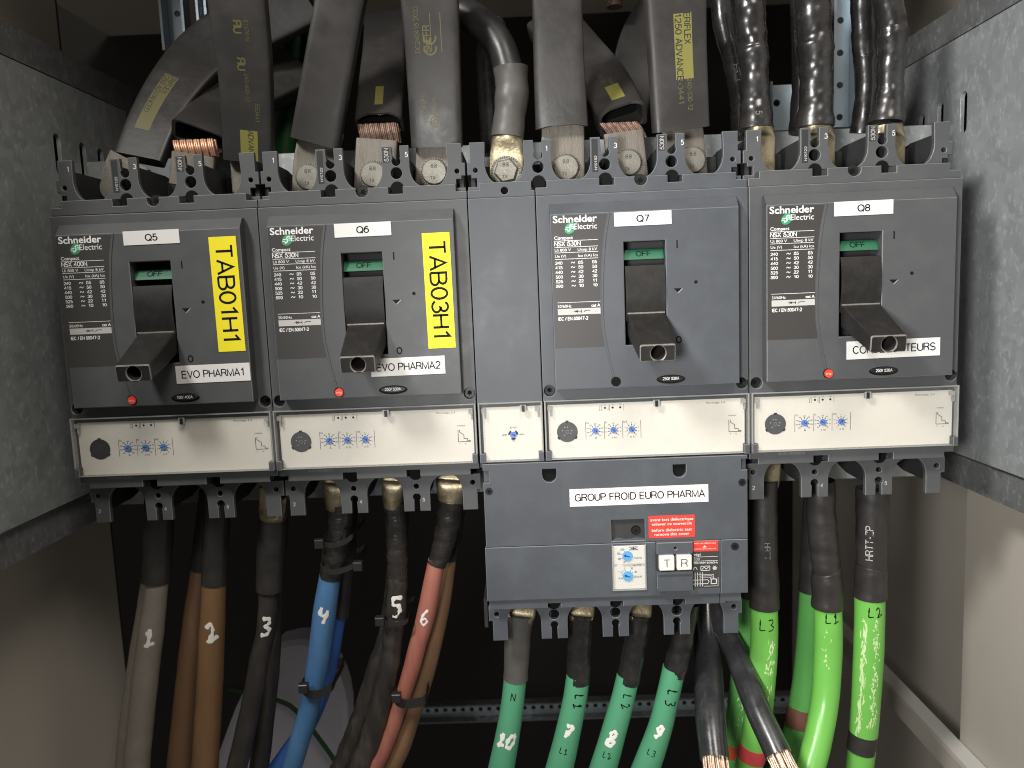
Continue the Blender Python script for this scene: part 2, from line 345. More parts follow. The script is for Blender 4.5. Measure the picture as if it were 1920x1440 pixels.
def glyphs(s, bold=0.0):
    k = (s, bold)
    if k not in _tc:
        c = bpy.data.curves.new('t', 'FONT'); c.body = s; c.resolution_u = 3; c.offset = bold
        o = bpy.data.objects.new('t', c); me = o.to_mesh()
        vs = [(v.co.x, v.co.y) for v in me.vertices]; fs = [tuple(p.vertices) for p in me.polygons]
        o.to_mesh_clear(); bpy.data.objects.remove(o); bpy.data.curves.remove(c)
        x0 = min(v[0] for v in vs); x1 = max(v[0] for v in vs)
        _tc[k] = ([((x - x0), y) for x, y in vs], fs, x1 - x0)
    return _tc[k]
def text(mb, s, x, z, y, m, h=2.0, wd=None, bold=0.0, align='l', rot=0.0, fn=None, pen=None):
    """h = capital height; baseline starts at (x, z) of the plane y, or is mapped through fn(along, across)"""
    if pen is None and all(c in SF for c in s): pen = (0.128 if h > 2.5 else 0.165) + bold * 3
    vs, fs, w0 = stroke_glyphs(s, pen) if pen and all(c in SF for c in s) else glyphs(s, bold)
    sy = h / CAP; sx = wd / w0 if wd else sy
    off = {'l': 0, 'c': -w0 * sx / 2, 'r': -w0 * sx}[align]
    ca, sa = math.cos(math.radians(rot)), math.sin(math.radians(rot))
    out = []
    for a, b in vs:
        a, b = a * sx + off, b * sy
        a, b = a * ca - b * sa, a * sa + b * ca
        out.append(fn(x + a, z + b) if fn else (x + a, y, z + b))
    mb.add(out, fs, m)

def spline(pts, k):
    """Catmull-Rom through tuples of numbers, k steps per span"""
    n = len(pts); out = []
    for i in range(n - 1):
        p0 = pts[max(0, i - 1)]; p1 = pts[i]; p2 = pts[i + 1]; p3 = pts[min(n - 1, i + 2)]
        for j in range(k):
            t = j / k
            out.append(tuple(0.5 * (2 * b + (c - a) * t + (2 * a - 5 * b + 4 * c - d) * t * t + (3 * b - a - 3 * c + d) * t ** 3)
                             for a, b, c, d in zip(p0, p1, p2, p3)))
    out.append(tuple(pts[-1])); return out
class Sweep:
    """a tube of changing super-ellipse section (half width a, half depth b, exponent e) along 3-D stations (x, y, z, a, b, e)"""
    def __init__(s, st, k=6, n=20, side=None, lump=None, arch=0):
        s.arch = arch
        s.st = spline(st, k) if k > 1 else st; s.n = n
        s.P = [Vector(q[:3]) for q in s.st]; L = [0.0]
        for a, b in zip(s.P, s.P[1:]): L.append(L[-1] + (b - a).length)
        s.L = L; s.fr = []; s.lump = lump
        for i, p in enumerate(s.P):
            T = (s.P[min(i + 1, len(s.P) - 1)] - s.P[max(i - 1, 0)]).normalized()
            if side is not None:
                B = Vector(side(i / (len(s.P) - 1)) if callable(side) else side); B = (B - T * B.dot(T)).normalized()
                N = T.cross(B)
                if N.dot(CAM_C - p) < 0 and not callable(side): N = -N
                if callable(side) and N.y > 0: N = -N
            else:
                N = CAM_C - p; N = (N - T * N.dot(T)).normalized()
                B = N.cross(T)
                if B.x < 0: B = -B
            s.fr.append((T, B, N))
    def ring(s, i):
        T, B, N = s.fr[i]; q = s.st[i]; a, b, e = q[3], q[4], max(1.5, q[5]); out = []
        for j in range(s.n):
            th = 2 * math.pi * (j + 0.5) / s.n; c, d = math.cos(th), math.sin(th)
            c = math.copysign(abs(c) ** (2 / e), c); d = math.copysign(abs(d) ** (2 / e), d)
            f = 1 + (s.lump(s.L[i], th) if s.lump else 0)
            sh = 0
            if s.arch and d > -0.2:
                wgt = max(0, 1 - (s.L[-1] - s.L[i]) / 12); sh = -s.arch * (1 - c * c) * wgt
            out.append(s.P[i] + B * (a * c * f) + N * (b * d * f + (0.35 * s.arch * (1 - c * c) * max(0, 1 - (s.L[-1] - s.L[i]) / 14) if s.arch else 0)) + T * sh)
        return out
    def mesh(s, mb, m, caps=True, smooth=True):
        n = s.n; vs = []; fs = []
        for i in range(len(s.P)): vs += s.ring(i)
        for i in range(len(s.P) - 1):
            for j in range(n):
                fs.append((i * n + j, i * n + (j + 1) % n, (i + 1) * n + (j + 1) % n, (i + 1) * n + j))
        mb.add(vs, fs, m, smooth)
        if caps:
            mb.add(vs[:n], [list(range(n))], m); mb.add(vs[-n:], [list(range(n))[::-1]], m)
        return s
    def at(s, l):
        l = max(0, min(s.L[-1], l))
        for i in range(len(s.L) - 1):
            if s.L[i + 1] >= l:
                t = (l - s.L[i]) / max(1e-9, s.L[i + 1] - s.L[i]); break
        mixv = lambda u, v: u * (1 - t) + v * t
        p = mixv(s.P[i], s.P[i + 1]); T, B, N = (mixv(u, v).normalized() for u, v in zip(s.fr[i], s.fr[i + 1]))
        a, b, e = (s.st[i][k] * (1 - t) + s.st[i + 1][k] * t for k in (3, 4, 5))
        return p, T, B, N, a, b, e
    def surf(s, l, ac, lift=0.25):
        """point on the visible side: l mm along, ac mm across"""
        p, T, B, N, a, b, e = s.at(l)
        q = max(-0.98, min(0.98, ac / a)) if e > 3 else math.sin(max(-1.45, min(1.45, ac / a)))
        dp = (1 - abs(q) ** e) ** (1 / e)
        return p + B * (a * q + (lift * q if e < 3 else 0)) + N * (b * dp + lift)
    def near(s, u, v):
        """mm along the sweep where its axis passes image row v (or column u when v is None)"""
        best = None
        for i, p in enumerate(s.P):
            d = ROT.transposed() @ (p - CAM_C)
            du = (960 + FPX * d.x / -d.z) - u if u is not None else 0
            dv = (720 - FPX * d.y / -d.z) - v if v is not None else 0
            q = du * du + dv * dv
            if best is None or q < best[0]: best = (q, s.L[i])
        return best[1]
def round_st(pts, e=2.0, fl=1.0):
    """stations from (u, v, depth, width in pixels)"""
    out = []
    for q in pts:
        p = P(*q[:3]); r = px2mm(p, q[3]) / 2
        out.append((p.x, p.y, p.z, r, r * fl, e))
    return out
def stroke(mb, sw, pts, wd, m, lift=0.12, k=4):
    """pen stroke on a cable: pts are (along, across) mm, laid as a flat ribbon that follows the surface"""
    pts = spline(pts, k) if len(pts) > 2 else pts
    vs = []; n = len(pts)
    for i, (l, a) in enumerate(pts):
        d = Vector((pts[min(i + 1, n - 1)][0] - pts[max(i - 1, 0)][0], pts[min(i + 1, n - 1)][1] - pts[max(i - 1, 0)][1]))
        d = d.normalized() if d.length > 0 else Vector((1, 0))
        ww = wd * (0.5 + 0.16 * math.sin(i * 1.7 + len(pts)) + 0.1 * math.sin(i * 0.6)) * (0.75 if i in (0, n - 1) else 1)
        nx = Vector((-d.y, d.x)) * ww
        for f in (-1, 0, 1): vs.append(sw.surf(l + nx.x * f, a + nx.y * f, lift + (0.12 if f == 0 else 0)))
    fs = []
    for i in range(n - 1):
        for f in (0, 1): fs.append((i * 3 + f, i * 3 + f + 1, i * 3 + f + 4, i * 3 + f + 3))
    mb.add(vs, fs, m, True)
# handwriting: strokes in a 1 x 1 box (x right, y up)
HAND = {
 '1': [[(0.15, 0.62), (0.3, 0.8), (0.42, 1.0)], [(0.42, 1.0), (0.40, 0.5), (0.38, 0.05)], [(0.05, 0.0), (0.4, 0.06), (0.9, 0.2)]],
 '2': [[(0.0, 0.75), (0.25, 1.0), (0.55, 0.75), (0.45, 0.35), (0.25, 0.05), (0.5, 0.1), (1.0, 0.35)]],
 '3': [[(0.1, 0.95), (0.6, 0.98), (0.75, 0.75), (0.45, 0.55), (0.8, 0.35), (0.6, 0.08), (0.1, 0.02)]],
 '4': [[(0.2, 1.0), (0.1, 0.55), (0.75, 0.5)], [(0.8, 0.85), (0.65, 0.4), (0.45, 0.0)]],
 '5': [[(0.95, 0.95), (0.25, 0.95), (0.2, 0.6), (0.65, 0.55), (0.8, 0.25), (0.5, 0.0), (0.15, 0.08)]],
 '6': [[(0.6, 1.0), (0.25, 0.65), (0.15, 0.25), (0.5, 0.05), (0.75, 0.3), (0.45, 0.45), (0.2, 0.3)]],
 '7': [[(0.05, 0.9), (0.4, 0.98), (0.95, 0.9), (0.6, 0.5), (0.4, 0.0)], [(0.2, 0.45), (0.9, 0.5)]],
 '8': [[(0.8, 0.85), (0.45, 1.0), (0.2, 0.8), (0.5, 0.52), (0.85, 0.25), (0.5, 0.0), (0.15, 0.22), (0.5, 0.52), (0.82, 0.85)]],
 '9': [[(0.85, 0.75), (0.5, 1.0), (0.2, 0.75), (0.5, 0.5), (0.85, 0.75), (0.75, 0.35), (0.35, 0.0)]],
 '0': [[(0.5, 1.0), (0.15, 0.6), (0.25, 0.1), (0.6, 0.02), (0.9, 0.4), (0.8, 0.85), (0.5, 1.0)]],
 'L': [[(0.25, 1.0), (0.2, 0.5), (0.15, 0.05)], [(0.15, 0.05), (0.5, 0.06), (0.9, 0.1)]],
 'N': [[(0.05, 0.0), (0.1, 1.0)], [(0.1, 1.0), (0.85, 0.05)], [(0.85, 0.05), (0.95, 1.0)]],
 '|': [[(0.5, 1.0), (0.5, 0.0)]],
}
def write(mb, sw, s, l, a, h, m, wd=0.9, turn=0, adv=0.75, wf=0.6, slant=0.0):
    """handwriting on a cable. l/a = middle; turn=1 writes along the cable"""
    n = len(s)
    for i, ch in enumerate(s):
        for st in HAND[ch]:
            pts = []
            for x, y in st:
                X = (i - (n - 1) / 2) * h * adv + (x - 0.5) * h * wf + slant * (y - 0.5) * h; Y = (y - 0.5) * h
                pts.append((l - Y, a + X) if not turn else (l + X, a + Y))
            stroke(mb, sw, pts, wd, m)

# ------------------------------------------------------------------ setting
def quadbox(name, x0, x1, y0, y1, z0, z1, m): 
    mb = MB(); box(mb, x0, x1, y0, y1, z0, z1, m); return mb.build(name)
structure(quadbox('background', -900, 1500, 700, 705, -1100, 900, BACK))
structure(quadbox('ceiling', -300, 1000, -150, 700, 350, 354, BEIGE))
mb = MB(); box(mb, -84, -80, -140, 175, -900, 420, BEIGE); box(mb, -160, -80.2, 175.2, 178, -900, 420, BACK)  # dark return added for the shaded depth past the wall
structure(mb.build('wall_left'))
mb = MB(); box(mb, 688, 691, -330, 129, -900, 420, BEIGE); box(mb, 691, 740, 126, 129, -900, 420, BEIGE); box(mb, 738, 741, 129, 700, -900, 420, BEIGE)
structure(mb.build('wall_right'))

def side_plate(x0, x1, sgn, label, slots, ztop, zbot):
    mb = MB()
    hs = [[(-y, z) for y, z in rrect(yc - 4.2, yc + 4.2, zc - 15, zc + 15, 4.0)] for yc, zc in slots]
    # built in the y-z plane: curve x = -y
    vs, fs = curve_mesh([[(125, zbot), (-180, zbot), (-180, ztop), (125, ztop)]] + hs, (x1 - x0) / 2 - 0.2, 0.2)
    mb.add([((x0 + x1) / 2 + sgn * c, -a, b) for a, b, c in vs], fs, ZINC)
    xb = x0 - 12 if sgn > 0 else x1 + 12
    box(mb, xb - 1, xb + 1, 30, 170, 20, 90, BACK)  # added dark backing, so the slots read as shaded
    o = mb.build('side_plate'); tag(o, label, 'metal plate'); return o
side_plate(-33, -30, 1, 'dim galvanised side plate beside the breaker with the Q5 label', [(70, 54), (104, 54), (130, 54)], 110, -204.5)
side_plate(645, 648, -1, 'bright spangled galvanised side plate beside the breaker with the Q8 label', [(74, 56), (106, 56), (134, 53)], 112, -200)
def rail(x0, x1, z0, z1, lip, label):
    mb = MB(); box(mb, x0, x1, -130, 420, z0, z1, ZINC_DARK)
    return tag(mb.build('frame_rail'), label, 'rail')
rail(-60, -34, 113, 136, 0, 'horizontal dull rail running above the dim left side plate')
rail(-60, -34, -230, -207, 0, 'horizontal dull rail running below the dim left side plate')
rail(649, 672, 115, 138, 0, 'horizontal dark rail running above the bright right side plate')
rail(649, 672, -226, -203, 0, 'horizontal dull rail with spotted zinc under the bright right side plate')
mb = MB(); plate(mb, rect(-29, 644, -226, 54), 105, 108, ZINC, 0.3)
tag(mb.build('mounting_plate'), 'bare galvanised plate behind the four breakers', 'metal plate')
# threaded red rod seen through the slot of the right plate
mb = MB()
st = [(650 + 3.0, 76, 45 + i * 0.9, 2.6 + 0.7 * (i % 2), 2.6 + 0.7 * (i % 2), 2) for i in range(30)]
Sweep(st, k=1, n=10).mesh(mb, COPPER, smooth=False)
tag(mb.build('threaded_rod'), 'reddish threaded rod behind the nearest slot of the bright side plate', 'rod')

def upright(u0, u1, v0, v1, y, label, flange):
    a = P(u0, v0, y); b = P(u1, v1, y)
    mb = MB(); zt, zb = 330, b.z
    hs = [circ((a.x + b.x) / 2, zb + 8 + 25 * i, min(2.4, (b.x - a.x) * 0.22), 12) for i in range(11 if b.x - a.x > 8 else 0)] if flange != 2 else [circ(a.x + 7, zb + 22, 2.6, 12)]
    if flange == 2: zt = a.z
    plate(mb, rect(a.x, b.x, zb, zt), y, y + 2, ZINC_BLUE, 0.3, hs)
    box(mb, a.x - 2, a.x + 0.1, y - 12, y + 1.6, zb, zt, ZINC_BLUE); box(mb, b.x - 0.1, b.x + 2, y - 12, y + 1.6, zb, zt, ZINC_BLUE)
    o = mb.build('zinc_upright'); return tag(o, label, 'upright', 'zinc uprights behind the bars')
upright(312, 357, 0, 100, 170, 'pale zinc upright at the top left behind the curved black bar', 1)
upright(380, 396, 0, 60, 170, 'narrow pale zinc upright half hidden by the tall bar of the leftmost breaker', 1)
upright(1558, 1592, 0, 238, 130, 'shiny bluish zinc upright behind the middle round cable above Q8', 1)
upright(1440, 1488, 160, 244, 132, 'short zinc bracket with one hole between the first two cables above Q8', 2)
upright(1598, 1618, 155, 240, 134, 'short zinc bracket beside the shiny bluish upright above Q8', 2)
# perforated rail far below
mb = MB(); a = P(560, 1312, 350); b = P(1500, 1352, 350)
hs = [circ(a.x + 6 + 10.6 * i, -557, 2.6, 12) for i in range(int((b.x - a.x) / 10.6))]
plate(mb, rect(a.x, b.x, -566, -548), 350, 352, ZINC_BLUE, 0.3, hs)
box(mb, a.x, b.x, 340, 352, -548, -546, ZINC_DARK); box(mb, a.x, b.x, 340, 352, -568, -566, ZINC_DARK)
tag(mb.build('perforated_rail'), 'horizontal grey rail with a row of small holes low behind the cables', 'rail')
# floor rail on the right
mb = MB(); box(mb, 672, 687, -320, 420, -478, -474, CREAM2); box(mb, 668, 672, -320, 420, -492, -474, BEIGE)
tag(mb.build('floor_rail'), 'pale rusty rail running back along the floor at the lower right', 'rail')
# pale object behind the black and blue cables
mb = MB(); a = [P(u, v, 300) for u, v in ((360, 1560), (440, 1330), (505, 1225), (530, 1207), (575, 1203), (610, 1225), (650, 1330), (640, 1560))]
vs = []
pts = spline([(p.x, p.z) for p in a], 5)
plate(mb, pts, 300, 340, PALE, 5)
tag(mb.build('plastic_bag'), 'pale lavender plastic bag behind the blue cable', 'bag')
mb = MB(); Sweep(round_st([(430, 1290, 290, 9), (520, 1313, 288, 9), (560, 1338, 286, 9), (622, 1418, 280, 9), (650, 1470, 280, 9)]), n=10).mesh(mb, DARK_GREEN)
tag(mb.build('earth_wire'), 'thin dark green wire crossing in front of the pale bag', 'wire')
for i, (u, wd, lb) in enumerate([(540, 44, 'dark green cable standing behind the second straight bar, left one'), (580, 40, 'dark green cable standing behind the second straight bar, right one')]):
    mb = MB(); Sweep(round_st([(u + 22, -60, 150, wd), (u + 8, 100, 150, wd), (u - 6, 290, 150, wd)]), n=16).mesh(mb, DARK_GREEN)
    tag(mb.build('power_cable'), lb, 'cable', 'dark green cables at the back')
mb = MB(); q = P(1152, -10, 160)
Sweep([(q.x, 160, q.z + 20 - i * 1.2, 6.3 + 0.8 * (i % 2), 6.3 + 0.8 * (i % 2), 2) for i in range(26)], k=1, n=14).mesh(mb, COPPER, smooth=False)
tag(mb.build('threaded_stud'), 'copper coloured stud end hanging at the top between two straight bars', 'stud')

# ------------------------------------------------------------------ circuit breakers
def horn_top(cx, half=0):
    """moulded terminal shield, outline in x,z around its centre"""
    if half == 0:
        o = [(cx - 18.5, 11)] + [(cx - 18.5 + 9.3 * math.sin(math.radians(t)), 11 + 13 * (1 - math.cos(math.radians(t)))) for t in range(15, 91, 15)]
        l = o + [(cx - 9.2, 38.2), (cx - 2.6, 38.2), (cx - 2.2, 30.5)]
        a = arc(cx + 0.4, 28.2, 3.1, 135, 405, 10)
        r = [(cx + 3.2, 30.5), (cx + 3.2, 38.4), (cx + 9.2, 38.4)] + [(2 * cx - x, z) for x, z in o[::-1]]
        return (l + a + r)[::-1], [circ(cx + 0.2, 20.4, 3.9), circ(cx + 0.2, 11.6, 4.5, 20)][:1]
    o = [(cx - 1.8, 6), (cx - 1.8, 9), (cx + 4.5, 9), (cx + 4.5, 14.8), (cx + 0.8, 14.8), (cx + 0.8, 17.0), (cx - 1.8, 17), (cx - 1.8, 25.4), (cx + 0.2, 25.4), (cx + 0.2, 38.3), (cx + 10.4, 38.3)]
    fl = [(cx + 18.5 - 8.6 * math.sin(math.radians(t)), 11 + 14 * (1 - math.cos(math.radians(t)))) for t in range(90, 14, -15)] + [(cx + 18.5, 11), (cx + 18.5, 6)]
    pts = o + fl; h = circ(cx + 3.6, 20.0, 1.7, 14)
    if half == 2: pts = [(2 * cx - x, z) for x, z in pts]; h = [(2 * cx - x, z) for x, z in h]
    return pts, [h]
def horn_bot(cx, half=0, zt=-186.5, big=False):
    if half == 0:
        o = [(cx - 20, zt - 2)] + [(cx - 20 + 10.6 * math.sin(math.radians(t)), zt - 2 - 12.5 * (1 - math.cos(math.radians(t)))) for t in range(15, 91, 15)]
        l = o + [(cx - 9.3, zt - 27.6), (cx - 2.2, zt - 27.6), (cx - 2.0, zt - 19.8)]
        a = arc(cx, zt - 17.5, 2.9, 225, -45, 10)
        r = [(cx + 2.0, zt - 19.8), (cx + 2.2, zt - 27.6), (cx + 9.3, zt - 27.6)] + [(2 * cx - x, z) for x, z in o[::-1]]
        return l + a + r, [circ(cx, zt - 9.6, 3.8 if big else 2.0, 16)]
    o = [(cx - 1.0, zt - 2), (cx - 1.0, zt - 13), (cx + 1.6, zt - 13), (cx + 1.6, zt - 27.8), (cx + 12.0, zt - 27.8)]
    fl = [(cx + 20 - 8 * math.sin(math.radians(t)), zt - 2 - 13 * (1 - math.cos(math.radians(t)))) for t in range(90, 14, -15)] + [(cx + 20, zt - 2)]
    pts = o + fl; h = circ(cx + 4.6, zt - 8.2, 1.9, 14)
    if half == 2: pts = [(2 * cx - x, z) for x, z in pts]; h = [(2 * cx - x, z) for x, z in h]
    return pts, [h]
def screw(root, x, z, y, r=3.6, name='screw'):
    mb = MB(); cyl(mb, x, z, y, y + 2, r, SCREW, 18, r)
    mb2 = [(x + (r * 0.62 if i % 2 == 0 else r * 0.34) * math.cos(math.pi * i / 6 + 0.3), z + (r * 0.62 if i % 2 == 0 else r * 0.34) * math.sin(math.pi * i / 6 + 0.3)) for i in range(12)]
    flat(mb, mb2, y - 0.03, DEEP)
    ring = circ(x, z, r * 0.98, 18); ring2 = circ(x, z, r * 0.72, 18)
    return mb.build(name, root)
ROWS = [('240', '85', '85'), ('415', '50', '50'), ('440', '42', '42'), ('500', '30', '30'), ('525', '22', '11'), ('690', '10', '10')]
ARCX = [(46.6, -13.6), (43.8, -28), (42.0, -45), (40.9, -62), (40.6, -79), (41.2, -90), (43.0, -102), (45.4, -114), (46.8, -120.5)]

def breaker(x0, body, model, q, rate, spot, name_lab, loc, dials, serial, trip_red, handle_dx, lab, neutral=False, bottom=True, horns_left=True, socket_dots=True):
    root = empty('circuit_breaker', (x0 + 70, 100, -90)); tag(root, lab, 'circuit breaker', 'moulded case circuit breakers in a row')
    X = lambda a: x0 + a
    SX = lambda pts: [(x0 + a, b) for a, b in pts]
    xl = -44.6 if neutral else 0.4
    # --- case
    mb = MB()
    plate(mb, SX(rect(0.4, 139.6, -137.2, 0)), 0, 12, body, 0.45, [SX(circ(5.0, -130, 3.9)), SX(circ(135.2, -129.7, 3.9)), SX(rect(54.5, 85, -103, -31.5))])
    box(mb, X(54.6), X(84.9), 24, 25, -103, -31, DEEP)
    for cx, cz in ((5.0, -130), (135.2, -129.7)): flat(mb, SX(circ(cx, cz, 4.2)), 8, DEEP)
    band = [(0.4, 0.4), (139.6, 0.4), (139.6, 5.4), (132.5, 5.4), (132.5, 10.2), (97.4, 10.2), (97.4, 5.5), (87.6, 5.5), (87.6, 10.2), (75.2, 10.2)] + \
           arc(70.0, 8.4, 4.3, 25, -205, 8) + [(52.4, 10.2), (52.4, 5.4), (42.6, 5.4), (42.6, 10.2), (7.8, 10.2), (7.8, 5.6), (0.4, 5.6)]
    plate(mb, SX(band), 2, 12, body, 0.4)
    flat(mb, SX(circ(70, 8, 4.6)), 9.5, DEEP)
    box(mb, X(1.0), X(139.0), 1.4, 12, -178, -136.5, body)
    low = [(0.4, -177.4), (0.4, -183), (6.6, -183), (6.6, -186.9), (44.4, -186.9), (44.4, -182), (54.4, -182), (54.4, -186.9), (88.9, -186.9), (88.9, -181.8), (98.6, -181.8), (98.6, -186.7), (133.4, -186.7), (133.4, -182.6), (139.6, -182.6), (139.6, -177.4)]
    plate(mb, SX(low), 2, 12, body, 0.4)
    box(mb, X(xl + 0.6), X(139), 12.2, 104, -181, 5, DARK_IN)
    if neutral:
        plate(mb, SX(rect(-44.6, -0.4, -137.2, 0)), 0, 12, body, 0.45)
        nb = [(-44.6, 0.4), (-0.4, 0.4), (-0.4, 5.2), (-7.5, 5.2)]
        nb = [(-44.6, 0.4), (-0.4, 0.4), (-0.4, 4.2), (-2.4, 4.2), (-2.4, 10.2), (-37, 10.2), (-37, 5.6), (-44.6, 5.6)]
        plate(mb, SX(nb), 2, 12, body, 0.4, [SX(circ(-20.2, 4.6, 2.5, 14))])
        flat(mb, SX(circ(-20.2, 4.6, 2.8)), 7, DEEP)
        box(mb, X(-44.2), X(-0.6), 1.4, 12, -178, -136.5, body)
        box(mb, X(-44.4), X(139.4), 2, 12, -182, -177.4, body)
    walls = ([-45 + 2.2] if neutral else [2.2]) + ([2.6] if neutral else []) + [47.6, 92.2, 137.4]
    for i, c in enumerate(walls):
        for d in ((-6, 3.4) if 0 < i < len(walls) - 1 else ((0,) if i == 0 else (-3,))):
            xw = X(c + d)
            mb.add([(xa, y, z) for xa in (xw, xw + 2.8) for y, z in ((16, 6), (16, 33), (60, 33), (98, 27), (98, 6))],
                   [(0, 1, 2, 3, 4), (9, 8, 7, 6, 5), (0, 5, 6, 1), (1, 6, 7, 2), (2, 7, 8, 3), (3, 8, 9, 4)], DARK_IN)
    box(mb, X(xl + 1), X(139), 62, 104, 4, 30, DARK_IN)
    if bottom:
        box(mb, X(1), X(139), 62, 104, -197, -180, DARK_IN)
        for c in (3.0, 49.1, 93.7, 136.5):
            for d in (-6.5, 3.8):
                if (c < 4 and d < 0) or (c > 130 and d > 0): continue
                xw = X(c + d)
                mb.add([(xa, y, z) for xa in (xw, xw + 2.6) for y, z in ((16, -181), (16, -207), (52, -207), (98, -197), (98, -181))],
                       [(4, 3, 2, 1, 0), (5, 6, 7, 8, 9), (1, 6, 5, 0), (2, 7, 6, 1), (3, 8, 7, 2), (4, 9, 8, 3)], DARK_IN)
    if serial: text(mb, serial, X(20.3), -180.6, 1.9, FAINT_INK, 1.5, 18)
    case = mb.build('case', root)
    # --- terminal shields
    sh = MB()
    for c, hf in (([(2.0 if not neutral else -43.0, 1)]) + ([(2.6, 0)] if neutral else []) + [(47.4, 0), (92.0, 0), (136.8, 2)]):
        o, h = horn_top(c, hf); plate(sh, SX(o), 12, 16, body, 0.35, [SX(k) for k in h])
        if hf == 0: flat(sh, SX(circ(c + 0.3, 10.4, 4.6)), 11.9, DEEP)
        else: flat(sh, SX(rect(c - (1.5 if hf == 1 else 9), c + (9 if hf == 1 else 1.5), 5, 23)), 17, DEEP)
    for c, t in ((8.8, '1'), (54.2, '3'), (98.8, '5')):
        if not (neutral and t == '1'): text(sh, t, X(c), 30.8, 11.9, WHITE_INK, 3.0)
        else: text(sh, t, X(8.2), 30.8, 11.9, WHITE_INK, 3.0)
    flat(sh, SX(rect(39.2, 43.2, 15.5, 37)), 11.96, DARK_IN); text(sh, 'N19122' if not neutral else 'N19152', X(42.4), 17, 11.9, GREY_INK, 1.5, 9, rot=90)
    flat(sh, SX(rect(83.6, 88.3, 27.6, 37.6)), 11.96, DARK_IN); text(sh, model[4:], X(87.4), 28.4, 11.9, GREY_INK, 2.7, 8.4, rot=90)
    sh.build('terminal_shield', root)
    if bottom:
        sb = MB()
        for c, hf in ((1.6, 1), (49.1, 0), (93.7, 0), (138.4, 2)):
            o, h = horn_bot(c, hf); plate(sb, SX(o), 12, 16, body, 0.35, [SX(k) for k in h])
            if hf == 0: flat(sb, SX(circ(c, -186.5, 4.9)), 11.94, DEEP)
        for c, t in ((5.6, '2'), (53.2, '4'), (97.8, '6')): text(sb, t, X(c), -207, 11.9, GREY_INK, 2.4)
        sb.build('terminal_shield', root)
    # --- raised front
    fp = MB(); A = [(a, b) for a, b in ARCX]
    plate(fp, SX(rect(8.8, 130.8, -128.4, -13.2)), -10, 0, body, 0.5, [SX(rect(56, 83.3, -100.2, -32.7)), SX(circ(49.0, -124.2, 3.3))])
    fp.add([(X(a), y, z) for a in (8.8, 130.8) for y, z in ((-0.2, -6.4), (-4, -6.4), (-9.6, -13.3), (-0.2, -13.3))],
           [(0, 1, 2, 3), (7, 6, 5, 4), (0, 4, 5, 1), (1, 5, 6, 2), (2, 6, 7, 3)], body)
    # raised right field with its curved left edge
    fld = spline(A, 4) + [(46.8, -121.0), (48.5, -121.0)] + [(a + 1.3, b) for a, b in spline(A, 4)[::-1]]
    plate(fp, SX(fld), -10.55, -10.1, body, 0.15)
    line(fp, X(90.8), -33.2, X(90.8), -38.2, 0.9, -10.06, BLACK_INK)
    flat(fp, SX([(88.1, -64.2), (90.8, -66.9), (93.7, -64.2)]), -10.06, BLACK_INK)
    line(fp, X(90.9), -67.2, X(93.9), -64.5, 0.35, -10.08, GREY_INK)
    flat(fp, SX(circ(102.7, -60.6, 1.15)), -10.06, BLACK_INK)
    ring = circ(91.0, -97.9, 2.0, 18, 2.5); rin = circ(91.0, -97.9, 1.1, 18, 1.6)
    fp.add([(X(a), -10.06, b) for a, b in ring + rin], [(i, (i + 1) % 18, 18 + (i + 1) % 18, 18 + i) for i in range(18)], BLACK_INK)
    flat(fp, SX(circ(49.0, -124.2, 3.4)), -4, DEEP)
    cyl(fp, X(49.4), -124.5, -10.05, -9.5, 3.9, body, 22)
    flat(fp, SX(circ(49.0, -124.2, 3.25)), -10.12, DEEP)
    front = fp.build('front_cover', root)
    # --- rating sticker with all its print
    s = MB(); y = -10.14
    ap = spline(A, 4); ap = [(a - 0.6, b) for a, b in ap if b > -100.6]
    flat(s, SX([(9.2, -100.6), (9.2, -14.4)][::1] + [(ap[0][0], -14.4)] + ap[1:] + [(ap[-1][0], -100.6)]), -10.08, STICKER)
    text(s, 'Schneider', X(10.6), -18.9, y, WHITE_INK, 4.3, 28.6, 0.02)
    text(s, 'Electric', X(24.2), -23.5, y, WHITE_INK, 3.6, 14.9)
    # emblem
    flat(s, SX([(21.7 + 3.5 * math.cos(t) + 0.9 * math.sin(t), -22.6 + 3.6 * math.sin(t)) for t in [2 * math.pi * i / 24 for i in range(24)]]), y + 0.02, LOGO_GREEN)
    sp = spline([(23.6, -20.6), (22.2, -20.5), (21.5, -21.5), (21.9, -22.7), (21.4, -23.9), (20.0, -24.5)], 5)
    for (a, b), (c, d) in zip(sp, sp[1:]): line(s, X(a), b, X(c), d, 1.0, y - 0.02, WHITE_INK)
    for a, b, c in ((18.9, 20.9, -22.2), (18.3, 20.4, -23.3), (22.6, 24.9, -21.6), (22.6, 24.4, -22.7)): line(s, X(a), c, X(b), c, 0.5, y - 0.02, WHITE_INK)
    text(s, 'Compact', X(11.1), -29.7, y, WHITE_INK, 2.1, 12.2, 0.012)
    text(s, model, X(11.2), -33.8, y, WHITE_INK, 2.7, 16.8, 0.012)
    for z in (-30.6, -34.7, -38.2, -42.4): line(s, X(11.1), z, X(39.4), z, 0.28, y, WHITE_INK)
    text(s, 'Ui 800 V', X(11.2), -37.4, y, WHITE_INK, 1.75, 10.6); text(s, 'Uimp 8 kV', X(26.2), -37.4, y, WHITE_INK, 1.75, 12.6)
    text(s, 'Ue (V)', X(11.3), -41.3, y, WHITE_INK, 1.75, 7.2); text(s, 'Icu (kA) Ics', X(26.3), -41.3, y, WHITE_INK, 1.75, 12.8)
